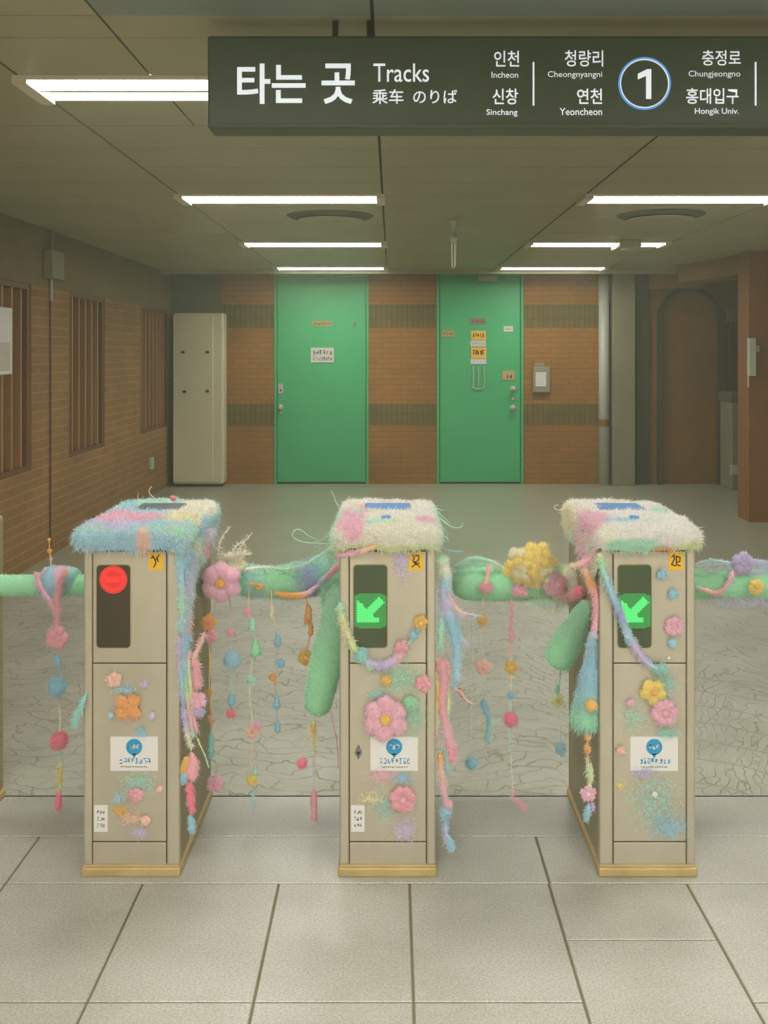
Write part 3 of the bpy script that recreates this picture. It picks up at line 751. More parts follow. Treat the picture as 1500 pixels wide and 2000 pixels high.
class YN:
    def __init__(s): s.V = []; s.F = []; s.K = []; s.n = 0; s.m0 = 0
    def add(s, v, f, c):
        v = np.asarray(v, float); f = np.asarray(f, int); c = np.asarray(c, float)
        if c.ndim == 1: c = np.tile(c, (len(v), 1))
        s.V.append(v); s.F.append(f+s.n); s.K.append(c); s.n += len(v); return s
    def blob(s, c, r, col, lump=.12, freq=2.2, fine=False, seed=None):
        v, f = ICO3 if fine else ICO2
        r = np.array(r if hasattr(r, '__len__') else (r, r, r), float)
        seed = RNG.integers(1e6) if seed is None else seed
        d = 1+lump*snoise(v, freq, seed)+.035*snoise(v, 9, seed+1)
        return s.add(v*d[:, None]*r+np.array(c), f, np.array(PAL[col] if isinstance(col, str) else col))
    def tube(s, pts, rad, cols, n=8, sub=6, lump=.12, caps=True):
        P = spline(pts, sub); m = len(P); A = np.array([p[:] for p in P])
        if not hasattr(rad, '__len__'): rad = [rad, rad]
        rr = np.interp(np.linspace(0, 1, m), np.linspace(0, 1, len(rad)), rad)
        if caps:
            rr = rr.copy(); rr[0] *= .45; rr[-1] *= .35
        rr = rr*(1+(.09 if n < 15 else .012)*RNG.normal(size=m))
        cols = [PAL[c] if isinstance(c, str) else c for c in (cols if isinstance(cols, list) else [cols])]
        cc = np.array(cols); ti = np.linspace(0, len(cols)-1, m)
        CC = np.stack([np.interp(ti, range(len(cols)), cc[:, k]) for k in range(3)], 1)
        T = np.gradient(A, axis=0); T /= np.linalg.norm(T, axis=1)[:, None]+1e-9
        up = np.array([.31, .22, .92]); B = np.cross(T, up); B /= np.linalg.norm(B, axis=1)[:, None]+1e-9; N = np.cross(T, B)
        ang = np.arange(n)*2*PI/n
        ring = (np.cos(ang)[None, :, None]*B[:, None, :]+np.sin(ang)[None, :, None]*N[:, None, :])
        base = A[:, None, :]+ring*rr[:, None, None]
        V = base.reshape(-1, 3)
        if lump: V = V+(ring.reshape(-1, 3))*(np.repeat(rr, n)*lump*snoise(V, 1.2/max(rr.mean(), .002)**1, RNG.integers(1e6)))[:, None]
        F = []
        for i in range(m-1):
            for k in range(n):
                l = (k+1) % n; a, b, c, d = i*n+k, i*n+l, (i+1)*n+l, (i+1)*n+k; F += [(a, b, c), (a, c, d)]
        V = np.vstack([V, A[0], A[-1]]); CC2 = np.vstack([np.repeat(CC, n, 0), CC[0], CC[-1]])
        for k in range(n):
            l = (k+1) % n; F += [(l, k, m*n), ((m-1)*n+k, (m-1)*n+l, m*n+1)]
        return s.add(V, F, CC2)
    def sheet(s, G, CCc):              # grid (a,b,3)
        a, b = G.shape[:2]; F = []
        for i in range(a-1):
            for j in range(b-1):
                p, q, r, t = i*b+j, i*b+j+1, (i+1)*b+j+1, (i+1)*b+j; F += [(p, q, r), (p, r, t)]
        return s.add(G.reshape(-1, 3), F, CCc.reshape(-1, 3))
    def fuzz(s, dens, length, w=.0006, spread=.7, drop=.25, cap=60000, lighten=.12, since=True, maxcount=None):
        Fs = s.F[s.m0:]
        V = np.vstack(s.V); K = np.vstack(s.K); F = np.vstack(Fs)
        a, b, c = V[F[:, 0]], V[F[:, 1]], V[F[:, 2]]
        N = np.cross(b-a, c-a); ar = np.linalg.norm(N, axis=1)/2; N = N/(2*ar[:, None]+1e-12)
        n = int(min(cap, dens*ar.sum()))
        if n < 3: return s
        idx = RNG.choice(len(F), n, p=ar/ar.sum()); u = RNG.random((n, 2)); fl_ = u.sum(1) > 1; u[fl_] = 1-u[fl_]
        P = a[idx]+(b-a)[idx]*u[:, :1]+(c-a)[idx]*u[:, 1:]
        nn = N[idx]; col = K[F[idx, 0]]
        D = nn+RNG.normal(size=(n, 3))*spread; D /= np.linalg.norm(D, axis=1)[:, None]
        fl2 = (D*nn).sum(1) < -.1; D[fl2] *= -1
        l = length*(.4+1.3*RNG.random(n)**2)
        S = np.cross(D, RNG.normal(size=(n, 3))); S /= np.linalg.norm(S, axis=1)[:, None]+1e-9; S = S*w*1.25
        mid = P+D*(l*.5)[:, None]+RNG.normal(size=(n, 3))*(l*.09)[:, None]; mid[:, 2] -= l*drop*.15
        tip = P+D*l[:, None]+RNG.normal(size=(n, 3))*(l*.2)[:, None]; tip[:, 2] -= l*drop
        P = P-nn*.001
        VV = np.stack([P-S, P+S, mid-S*.8, mid+S*.8, tip], 1).reshape(-1, 3)
        base = np.arange(n)[:, None]*5
        FF = np.stack([base+np.array([0, 1, 3]), base+np.array([0, 3, 2]), base+np.array([2, 3, 4])], 1).reshape(-1, 3)
        j = (.80+.42*RNG.random((n, 1))); wh = (RNG.random((n, 1)) < .3)*.28
        cc = np.clip((col*j*(1-lighten)+lighten)*(1-wh)+.9*wh, 0, .93)
        s.add(VV, FF, np.repeat(cc, 5, 0)); s.m0 = len(s.F); return s
    def build(s, name, parent=None):
        V = np.vstack(s.V); F = np.vstack(s.F); K = np.vstack(s.K)
        if parent is not None: o_loc = np.array(wloc(parent))
        else: mn, mx = V.min(0), V.max(0); o_loc = np.array([(mn[0]+mx[0])/2, (mn[1]+mx[1])/2, mn[2]])
        V = (V-o_loc).astype(np.float32); me = bpy.data.meshes.new(name)
        me.vertices.add(len(V)); me.vertices.foreach_set('co', V.ravel())
        me.loops.add(len(F)*3); me.loops.foreach_set('vertex_index', F.astype(np.int32).ravel())
        me.polygons.add(len(F)); me.polygons.foreach_set('loop_start', np.arange(0, len(F)*3, 3, dtype=np.int32))
        me.polygons.foreach_set('use_smooth', np.ones(len(F), dtype=bool))
        at_ = me.attributes.new('yarn', 'FLOAT_COLOR', 'POINT')
        at_.data.foreach_set('color', np.hstack([K, np.ones((len(K), 1))]).astype(np.float32).ravel())
        me.materials.append(M['yarn']); me.update(calc_edges=True)
        o = bpy.data.objects.new(name, me); C.objects.link(o)
        if parent is not None: o.parent = parent
        else: o.location = o_loc
        return o
def lerp(a, b, t): return a+(b-a)*t
def zones(P, base, specs, seed=0, freq=14, soft=.35):
    """yarn colour by place: base list blended by noise, then patches (centre, radius, colour)"""
    cols = np.array([PAL[b] for b in base]); n = len(cols)
    W_ = np.stack([snoise(P, freq*(.8+.1*i), seed+i)*1.0 for i in range(n)], 1); W_ = np.exp(W_*3.2); W_ /= W_.sum(1)[:, None]
    out = W_@cols
    for c, r, col in specs:
        d = np.linalg.norm((P-np.array(c))/np.array(r), axis=1)+.25*snoise(P, freq*2.2, seed+31)
        w = np.clip((1.15-d)/soft, 0, 1)[:, None]; out = out*(1-w)+np.array(PAL[col])*w
    return out

# ------------------------------------------------------------------ knitted covers on the gates
def cover(cx, hx, base, specs, label, seed, drape=None, wild=(), zt=1.033):
    g = thing('yarn_cover', label, 'yarn cover', (cx, 3.31, .955), 'yarn covers on the gates')
    y0, y1, z0 = 3.012, 3.602, .962
    n1, n2, n3 = 46, 84, 14
    hy, hz = (y1-y0)/2, (zt-z0)/2; c = np.array([cx, (y0+y1)/2, (zt+z0)/2]); r = .030
    yn = YN()
    def face(u, v, w, flip):
        G = np.stack([u, v, w], -1)
        h = np.array([hx, hy, hz]); q = np.clip(G, -(h-r), h-r); d = G-q; L_ = np.linalg.norm(d, axis=-1, keepdims=True)
        nrm = d/(L_+1e-9); P = q+nrm*r+c
        fl_ = P.reshape(-1, 3); nn = nrm.reshape(-1, 3)
        dis = .0035*snoise(fl_, 38, seed)+.0022*snoise(fl_, 120, seed+1)+.004*snoise(fl_, 12, seed+2)
        P2 = fl_+nn*dis[:, None]
        low = np.clip((.985-fl_[:, 2])/.02, 0, 1); P2[:, 2] += low*(.009*snoise(fl_*[1, 1, 0], 30, seed+5)-.002)
        G2 = P2.reshape(G.shape); 
        if flip: G2 = G2[:, ::-1]
        yn.sheet(G2, zones(G2.reshape(-1, 3), base, specs, seed).reshape(G2.shape))
    X, Y = np.meshgrid(np.linspace(-hx, hx, n1), np.linspace(-hy, hy, n2), indexing='ij'); face(X, Y, np.full_like(X, hz), False)
    for sgn in (-1, 1):
        Z, Y = np.meshgrid(np.linspace(-hz, hz, n3), np.linspace(-hy, hy, n2), indexing='ij'); face(np.full_like(Z, sgn*hx), Y, Z, sgn < 0)
        Z, X = np.meshgrid(np.linspace(-hz, hz, n3), np.linspace(-hx, hx, n1), indexing='ij'); face(X, np.full_like(Z, sgn*hy), Z, sgn > 0)
    # check orientation : all faces must look outwards
    for i in range(len(yn.F)):
        F = yn.F[i]; V = np.vstack(yn.V); N = np.cross(V[F[:, 1]]-V[F[:, 0]], V[F[:, 2]]-V[F[:, 0]]); m_ = V[F].mean(1)-c; m_ /= np.array([hx, hy, hz])
        if (N*m_).sum() < 0: yn.F[i] = F[:, ::-1]
    # holes around the reader : fibres stay off the screen
    keep = []
    V = np.vstack(yn.V)
    for i in range(len(yn.F)):
        m_ = V[yn.F[i]].mean(1)
        ins = (abs(m_[:, 0]-cx) < .078) & (m_[:, 1] > 3.352) & (m_[:, 1] < 3.493) & (m_[:, 2] > 1.0)
        ins |= (np.hypot(m_[:, 0]-cx+.005, m_[:, 1]-3.19) < .017) & (m_[:, 2] > 1.0)
        yn.F[i] = yn.F[i][~ins]
    yn.fuzz(170000, .013, .0008, 1.1, .25, 90000)
    yn.build('knitted_shell', g)
    if drape: drape(g)
    if wild:
        for pts, d, rp, col in wild:
            w = YN(); w.tube([at(px, py, d) if not hasattr(d, '__len__') else at(px, py, lerp(d[0], d[1], q/(len(pts)-1))) for q, (px, py) in enumerate(pts)], [rp*3.3/2000, rp*1.6/2000], col, n=5, lump=.1)
            w.fuzz(60000, .004, .0004, .8); w.build('loose_strand', g)
    return g
def side_drape(side_x, out, ylist, zlist, base, specs, seed, ztop=.975, name='side_drape'):
    def f(g):
        yn = YN(); a, b = 60, 40
        ys = np.linspace(ylist[0], ylist[-1], a); zb = np.interp(ys, ylist, zlist)+.012*snoise(np.stack([ys, ys*0, ys*0], 1), 45, seed)
        G = np.zeros((a, b, 3))
        for j in range(b):
            t = j/(b-1); G[:, j, 1] = ys; G[:, j, 2] = ztop+(zb-ztop)*t
            G[:, j, 0] = side_x+out*(.007+.009*math.sin(PI*min(1, t*1.2+.25)))
        P = G.reshape(-1, 3); P[:, 0] += out*(.005*snoise(P, 40, seed+3)+.004*snoise(P, 16, seed+4)+.002)
        P[:, 0] = np.maximum(P[:, 0]*out, side_x*out+.002)*out
        G = P.reshape(G.shape)
        if out < 0: G = G[:, ::-1]
        yn.sheet(G, zones(P.reshape(-1, 3) if out > 0 else G.reshape(-1, 3), base, specs, seed, 20).reshape(G.shape))
        F = yn.F[0]; V = yn.V[0]; N = np.cross(V[F[:, 1]]-V[F[:, 0]], V[F[:, 2]]-V[F[:, 0]])
        if N[:, 0].sum()*out < 0: yn.F[0] = F[:, ::-1]
        yn.fuzz(150000, .015, .0008, 1.0, .6, 50000); yn.build(name, g)
    return f
cx = gX[1]
cover(cx-.002, .163, ['blue', 'sky', 'mint'], [((cx-.05, 3.16, 1.03), (.12, .12, .05), 'lilac'), ((cx-.01, 3.2, 1.03), (.08, .07, .05), 'pink'), ((cx+.03, 3.18, 1.035), (.065, .028, .03), 'hot'), ((cx-.10, 3.22, 1.02), (.06, .1, .05), 'pink'),
    ((cx+.11, 3.42, 1.03), (.07, .2, .04), 'cream'), ((cx+.11, 3.2, 1.02), (.05, .1, .03), 'straw'), ((cx+.125, 3.06, .99), (.04, .05, .05), 'lilac'), ((cx-.05, 3.02, .985), (.25, .05, .035), 'blue'), ((cx+.04, 3.02, .985), (.02, .03, .05), 'peach')],
    'fuzzy blue, lilac and pink yarn cover on the gate with the red display', 11,
    side_drape(cx+HW, 1, [3.035, 3.10, 3.16, 3.25, 3.40, 3.56], [.62, .70, .80, .86, .885, .90], ['blue', 'mint', 'sky', 'lilac'],
               [((cx+HW+.02, 3.32, .93), (.03, .05, .03), 'pink'), ((cx+HW+.02, 3.2, .95), (.03, .04, .03), 'straw'), ((cx+HW+.02, 3.44, .95), (.03, .05, .02), 'cream'), ((cx+HW+.02, 3.08, .74), (.03, .04, .03), 'pink'), ((cx+HW+.02, 3.4, .9), (.03, .05, .03), 'rose')], 12),
    [([(303, 975), (296, 968), (291, 960), (294, 952), (298, 950)], 3.4, 1.0, 'white'), ([(270, 976), (269, 968), (271, 962)], 3.5, .8, 'white'), ([(311, 977), (312, 971)], 3.5, .9, 'white'), ([(240, 990), (236, 980), (238, 975)], 3.4, .8, 'blue')])
cx = gX[2]
cover(cx, .156, ['cream', 'white', 'cream'], [((cx-.11, 3.2, 1.03), (.05, .2, .04), 'pink'), ((cx+.12, 3.15, 1.03), (.04, .06, .04), 'pink'), ((cx-.02, 3.12, 1.03), (.06, .03, .03), 'mint'), ((cx, 3.02, .972), (.2, .05, .012), 'lime'), ((cx-.10, 3.32, 1.035), (.018, .02, .03), 'mint'),
    ((cx-.155, 3.3, .99), (.02, .3, .04), 'mint'), ((cx+.156, 3.3, .99), (.02, .3, .04), 'mint'), ((cx-.08, 3.42, 1.03), (.03, .05, .02), 'peach')],
    'cream and pale pink yarn cover with mint fringe on the middle gate', 21, None,
    [([(662, 990), (655, 978), (651, 966), (646, 958)], 3.5, .9, 'cream'), ([(688, 986), (685, 975), (680, 968)], 3.55, 1.0, 'white'), ([(665, 1062), (640, 1062), (600, 1060), (578, 1053), (571, 1044), (578, 1034), (590, 1036), (602, 1046), (625, 1056)], 3.2, 1.0, 'mint'),
     ([(664, 1068), (640, 1072), (612, 1066)], 3.2, 1.0, 'mint'), ([(664, 1040), (640, 1048), (625, 1056), (612, 1058)], 3.25, 1.0, 'mint'), ([(662, 1020), (648, 1035), (630, 1050)], 3.3, 1.0, 'mint'), ([(664, 1052), (645, 1062), (620, 1076), (608, 1080)], 3.25, 1.0, 'mint'),
     ([(858, 1010), (875, 1025), (890, 1031), (902, 1028), (904, 1019)], 3.25, 1.3, 'mint'), ([(856, 1000), (868, 1012), (880, 1022)], 3.3, 1.0, 'mint'), ([(858, 1030), (870, 1036), (874, 1050)], 3.2, 1.0, 'mint'), ([(850, 992), (862, 996), (868, 996)], 3.4, .9, 'mint'),
     ([(860, 1068), (875, 1074), (892, 1077), (905, 1076)], 3.1, 1.2, 'sky'), ([(858, 1045), (872, 1050), (876, 1058)], 3.15, 1.0, 'mint')])
cx = gX[3]
cover(cx+.002, .158, ['white', 'cream', 'white'], [((cx-.13, 3.2, 1.02), (.05, .16, .05), 'pink'), ((cx-.05, 3.15, 1.03), (.05, .03, .03), 'blue'), ((cx+.04, 3.13, 1.03), (.04, .03, .03), 'mint'), ((cx+.12, 3.35, 1.03), (.03, .04, .03), 'mint'), ((cx+.12, 3.02, .975), (.06, .06, .02), 'lime'),
    ((cx-.02, 3.02, .985), (.06, .04, .02), 'mint'), ((cx-.15, 3.45, .99), (.03, .15, .04), 'straw'), ((cx+.04, 3.02, .972), (.03, .03, .01), 'orange'), ((cx-.09, 3.01, .98), (.04, .04, .03), 'mint')],
    'white and pastel yarn cover with blue reader dot on the right gate', 31,
    side_drape(cx-HW, -1, [3.03, 3.10, 3.2, 3.35, 3.56], [.895, .86, .90, .93, .945], ['cream', 'mint', 'pink', 'lime'],
               [((cx-HW-.02, 3.15, .93), (.03, .06, .04), 'pink'), ((cx-HW-.02, 3.4, .92), (.03, .06, .04), 'mint'), ((cx-HW-.02, 3.5, .96), (.03, .06, .03), 'straw')], 32),
    [([(1106, 990), (1095, 996), (1085, 994), (1083, 988), (1092, 986)], 3.5, 1.2, 'white'), ([(1108, 1000), (1097, 1003), (1090, 1001)], 3.5, 1.0, 'white')])

# ------------------------------------------------------------------ padded barrier arms
def pad(label, pts, rad, cols, fz=.005, name='padded_barrier_arm', group='green padded barrier arms', dens=170000, lump=.03, parts=None):
    yn = YN(); yn.tube(pts, rad, cols, n=22, sub=8, lump=lump); yn.fuzz(dens, fz*.9, .0006, 1.0, .2)
    o = yn.build(name); set_obj(o, None, label, 'barrier arm', group); return o
def rbar(px0, px1, py, rp, d): 
    n = 6; return [at(lerp(px0, px1, i/n), py, d) for i in range(n+1)]
BD = 3.45
def endr(r): return [r*.55, r*.9, r, r, r, r, r, r, r, r, r, r, r, r, r]
pad('green padded barrier arm running from left picture edge to red display gate', rbar(-20, 201, 1143, 20, BD), .034, ['green'])
pad('green padded barrier arm between the red display gate and middle gate', rbar(401, 673, 1136, 26, BD), .044, ['mint', 'green', 'green', 'green', 'green'])
pad('green padded barrier arm under the yellow flower, with rounded free end', rbar(884, 1117, 1139, 33, BD), endr(.056), ['green'])
pad('green padded barrier arm right of the right gate, running out of frame', rbar(1290, 1545, 1140, 29, BD), .049, ['green'])
pad('fuzzy green padded arm hanging down at left of the middle gate', [at(664, 1150, 3.30), at(656, 1210, 3.28), at(634, 1310, 3.26), at(617, 1395, 3.26)], [.034, .040, .046, .049, .050, .046, .036], ['deep', 'deep', 'green', 'green'], .006)
pad('green padded arm tilted down at left of the right gate', [at(1148, 1178, 3.2), at(1128, 1220, 3.24), at(1104, 1262, 3.28), at(1084, 1296, 3.3)], [.022, .032, .040, .046, .048, .040], ['deep', 'deep', 'green', 'green'], .007)

# ------------------------------------------------------------------ flowers, pompoms and other yarn pieces
def flower_parts(parent, c, r, col, ccol, n=5, rot=0, depth=.42, fz=.005):
    yn = YN()
    for i in range(n):
        a = rot+2*PI*i/n
        yn.blob((c[0]+math.cos(a)*r*.58, c[1], c[2]+math.sin(a)*r*.58), (r*.44, r*depth*.62, r*.44), col, .12, 2.4)
    yn.blob(c, (r*.45, r*depth*.6, r*.45), col, .06)
    yn.fuzz(170000, min(fz*1.5, r*.3), .0006, 1.1, .15)
    p = yn.build('petals', parent)
    if ccol:
        yn = YN(); yn.blob((c[0], c[1]-r*depth*.55, c[2]), (r*.26, r*.2, r*.26), ccol, .12); yn.fuzz(90000, min(fz*.7, r*.15), .0005, .9, .1); yn.build('flower_center', p if parent.parent else parent)
    return p
def flower(label, px, py, rp, col, ccol, d, n=5, rot=.3, depth=.42, group=None, name='crochet_flower'):
    c = at(px, py, d); r = rp*d/2000
    g = thing(name, label, 'crochet flower', (c.x, c.y+r*.2, c.z-r), group); flower_parts(g, c, r, col, ccol, n, rot, depth); return g
PF = GY0-.002
def on_panel(rp, depth=.42): return PF-rp*PF/2000*depth*.6
flower('large pink crochet flower with yellow centre on the middle gate door', 753, 1402, 42, 'pink', 'gold', on_panel(42, .36), 6, .5, .36)
flower('orange four-lobed crochet flower on the door of the red display gate', 250, 1381, 27, 'orange', None, on_panel(27, .36), 4, .8, .36)
flower('round pink crochet flower low on the middle gate door below the sticker', 787, 1561, 25, 'rose', 'rose', on_panel(25, .4), 7, .2, .4)
flower('yellow crochet flower on the right gate door, above a pink one', 1276, 1351, 24, 'yellow', 'orange', on_panel(24), 5, .9)
flower('pink crochet flower on the right gate door above the white card sticker', 1298, 1392, 26, 'pink', 'rose', on_panel(26), 6, .1)
flower('small pink crochet flower beside the green display of the right gate', 1317, 1223, 18, 'pink', None, on_panel(18), 6, .4)
flower('small pink crochet flower low on the red display gate door, below the sticker', 265, 1553, 14, 'rose', 'pink', on_panel(14), 6, .4)
flower('large lilac pink crochet flower hooked at left end of barrier by red display gate', 432, 1137, 38, 'pink', 'orange', 3.33, 6, .5, .5)
flower('small faint pink crochet flower near top of the red display gate door', 223, 1327, 15, 'peach', None, on_panel(15, .3), 5, .4, .3)
flower('pink crochet bud at the upper right of the middle gate door', 827, 1335, 16, 'rose', None, on_panel(16), 5, 1.1)
flower('small yellow crochet flower on the right edge of the middle gate', 822, 1216, 14, 'gold', 'yellow', on_panel(14), 5, .2)
# pompoms on panels
def pom(label, px, py, rp, col, d=None, cat='pompom', name='yarn_pompom', group=None, sq=.6, fz=.003):
    d = d or on_panel(rp, 1.0*sq/.6); c = at(px, py, d); r = rp*d/2000
    yn = YN(); yn.blob(c, (r, r*sq, r), col, .14); yn.fuzz(200000, min(fz*2, r*.5), .0006, 1.1, .1, 5000)
    o = yn.build(name); set_obj(o, None, label, cat, group); return o
GP = 'small yarn pompoms on the gate doors'
pom('blue pompom just below the yellow number sticker of the right gate', 1293, 1122, 9, 'sky', group=GP)
pom('small teal blue pompom above the pink flower beside the right gate display', 1315, 1160, 9, 'sky', group=GP)
pom('blue pompom beneath the pink flower beside the right gate display', 1313, 1257, 8, 'blue', group=GP)
pom('tiny white bead on the upper panel edge of the right gate', 1306, 1285, 3, 'white', group=GP)
pom('small pink pompom on the right gate door left of the pink flower', 1231, 1373, 7, 'pink', group=GP)
pom('pale pink pompom at the left edge of the right gate card sticker', 1213, 1466, 8, 'peach', group=GP)
pom('tiny pale blue pompom low on the right gate door', 1278, 1552, 5, 'white', group=GP)
pom('yellow yarn plug near top of the middle gate door', 755, 1330, 10, 'gold', group=GP)
pom('green pompom right of the large pink flower on the middle gate', 802, 1374, 14, 'deep', group=GP, sq=.4)
pom('tiny lilac pompom right of the orange flower on red display gate', 297, 1398, 6, 'lilac', group=GP)
pom('tiny blue pompom left of the orange flower on red display gate', 216, 1397, 6, 'blue', group=GP, sq=.4)
pom('pink pompom at right of the lower door of the red display gate', 311, 1541, 6, 'peach', group=GP, sq=.4)
pom('coral pink pompom at the bottom of the red display gate door', 284, 1603, 9, 'peach', group=GP, sq=.4)

# thin wisps of felted wool stuck to the doors
def wisp(label, px, py, wx, wz, col, n=500, seed=1, ln=.012):
    r = np.random.default_rng(seed*77+int(px)); c = at(px, py, PF); s_ = PF/2000
    k = r.normal(size=(n, 2))*.5; P = np.stack([c.x+k[:, 0]*wx*s_, np.full(n, PF-.0006)-r.random(n)*.003, c.z+k[:, 1]*wz*s_], 1)
    th = r.uniform(0, 2*PI, n); D = np.stack([np.cos(th), -np.abs(r.normal(size=n))*.12, np.sin(th)], 1); l = ln*(.4+.8*r.random(n))
    S = np.stack([-np.sin(th), np.zeros(n), np.cos(th)], 1)*.0005
    mid = P+D*l[:, None]*.5+r.normal(size=(n, 3))*[.0012, .0002, .0012]; tip = P+D*l[:, None]; mid[:, 1] = np.minimum(mid[:, 1], PF-.0004)
    V = np.stack([P-S, P+S, mid-S, mid+S, tip], 1).reshape(-1, 3); b = np.arange(n)[:, None]*5
    F = np.stack([b+np.array([0, 1, 3]), b+np.array([0, 3, 2]), b+np.array([2, 3, 4])], 1).reshape(-1, 3)
    cl = col if isinstance(col, list) else [col]; cc = np.array([PAL[q] for q in cl])[r.integers(0, len(cl), n)]*(.9+.2*r.random((n, 1)))
    yn = YN(); yn.add(V, F, np.repeat(cc, 5, 0)); o = yn.build('felt_wisp'); set_obj(o, None, label, 'wool wisp', 'thin wool wisps on the gate doors'); return o
wisp('thin blue wool wisp above the orange flower on the red display gate', 242, 1346, 22, 7, 'blue', 170)
wisp('faint lilac wool wisp right of the faint pink flower, red display gate', 282, 1335, 9, 7, 'lilac', 90)
wisp('thin teal wool wisp under the orange flower, just above the card sticker', 275, 1430, 12, 8, 'sky', 150)
wisp('teal and rose wool wisp hanging from the orange flower', 248, 1402, 18, 10, ['rose', 'teal', 'orange'], 240)
wisp('pale green wool wisp below the card sticker of the red display gate', 272, 1530, 30, 20, ['teal', 'mint'], 420)
wisp('pale blue wool wisp at lower left of the red display gate door', 231, 1560, 14, 14, 'blue', 130)
wisp('ochre wool wisp low on the red display gate door', 236, 1582, 14, 10, 'gold', 150)
wisp('thin pink wool wisp at the bottom of the red display gate door', 258, 1598, 22, 12, 'peach', 200)
wisp('lilac wool wisp at the bottom right of the red display gate door', 274, 1624, 14, 12, 'lilac', 150)
wisp('wide green wool wisp across the top of the middle gate door', 780, 1325, 45, 28, ['deep', 'teal', 'mint'], 620)
wisp('green wool wisp right of the big pink flower on the middle gate', 808, 1400, 24, 40, ['deep', 'teal'], 420)
wisp('pale teal wool wisp left above the big pink flower', 738, 1356, 22, 10, 'teal', 140)
wisp('pink wool wisp directly below the middle gate card sticker', 748, 1514, 26, 12, 'pink', 260)
wisp('teal wool wisp below the middle gate card sticker, right of a pink one', 786, 1520, 22, 10, 'sky', 200)
wisp('pale yellow wool wisp low on the middle gate door', 727, 1560, 24, 10, 'straw', 200)
wisp('sea green wool wisp left of the low round pink flower', 752, 1575, 24, 26, 'teal', 240)
wisp('lilac grey wool wisp at the bottom right of the middle gate door', 791, 1622, 24, 22, 'lilac', 380)
wisp('lilac wool wisp hanging over the upper panel of the middle gate', 784, 1092, 16, 40, 'lilac', 480)
wisp('teal wool wisp near the top of the right gate door', 1296, 1335, 30, 24, 'teal', 380)
wisp('pale teal wool wisp left of the flowers on the right gate door', 1236, 1400, 26, 36, ['teal', 'mint'], 260)
wisp('teal wool wisp just above the right gate card sticker', 1303, 1432, 24, 10, 'teal', 220)
wisp('lilac wool wisp just below the right gate card sticker', 1258, 1511, 20, 9, 'purple', 200)
wisp('large teal wool wisp low on the right gate door', 1278, 1560, 46, 56, ['teal', 'sky', 'mint'], 900)
wisp('blue wool wisp at the bottom right corner of the right gate door', 1306, 1615, 40, 24, 'sky', 560)
wisp('yellow wool wisp at lower left of the right gate door', 1212, 1535, 10, 8, 'yellow', 60)

# ------------------------------------------------------------------ hanging garlands
def garland(label, d, thread, beads, name='hanging_garland', tr=1.0, group='hanging yarn garlands between the gates', tfuzz=.003):
    """thread: list of segments (points px, colours, radius px); beads: (kind, px, py, size.., colour ..)"""
    p0 = thread[0][0][0]; top = at(p0[0], p0[1], d)
    g = thing(name, label, 'garland', top, group)
    for pts, cols, rp in thread:
        yn = YN(); rr = [q*d/2000 for q in (rp if isinstance(rp, (list, tuple)) else [rp, rp])]
        yn.tube([at(px, py, d) for px, py in pts], rr, cols, n=6 if max(rr) < .004 else 12, sub=7, lump=.15)
        yn.fuzz(130000, tfuzz*1.2 if max(rr) < .004 else .010, .0006, 1.0, .4, 12000); yn.build('cord' if max(rr) >= .004 else 'thread', g)
    for b in beads:
        k, px, py, rp, col = b[:5]; c = at(px, py, d-.002); r = rp*d/2000
        if k == 'pom':
            yn = YN(); yn.blob(c, (r, r*.85, r), col, .12, 4.5); yn.fuzz(200000, min(.008, r*.6), .0006, 1.1, .15, 6000); o = yn.build('pompom', g)
        elif k == 'flower': 
            o = flower_parts(g, c, r, col, b[5] if len(b) > 5 else None, 5, px*.37, .5, .004)
        elif k == 'drop':
            h = b[5]*d/2000; yn = YN(); yn.tube([c+Vector((0, 0, h)), c+Vector((0.001, 0, h*.3)), c+Vector((0, 0, -h*.5)), c+Vector((0, 0, -h))], [r*.35, r*.8, r, r*.6], col, n=10); yn.fuzz(100000, .004, .0005, .9, .3, 3000); o = yn.build('leaf', g)
        elif k == 'tassel':
            x2, y2 = b[5]; q = at(x2, y2, d); yn = YN(); yn.tube([c, (c+q)/2+Vector((.002, 0, 0)), q], [r*.6, r, r*.9, r*.5], col, n=10, lump=.3); yn.fuzz(110000, .006, .0005, .8, .8, 4000); o = yn.build('tassel', g)
        o['label'] = '%s yarn %s' % (COLNAME.get(col if isinstance(col, str) else col[0], col if isinstance(col, str) else col[0]), {'pom': 'pompom', 'flower': 'petals', 'drop': 'leaf', 'tassel': 'tassel'}[k])
    return g
GD = 3.385
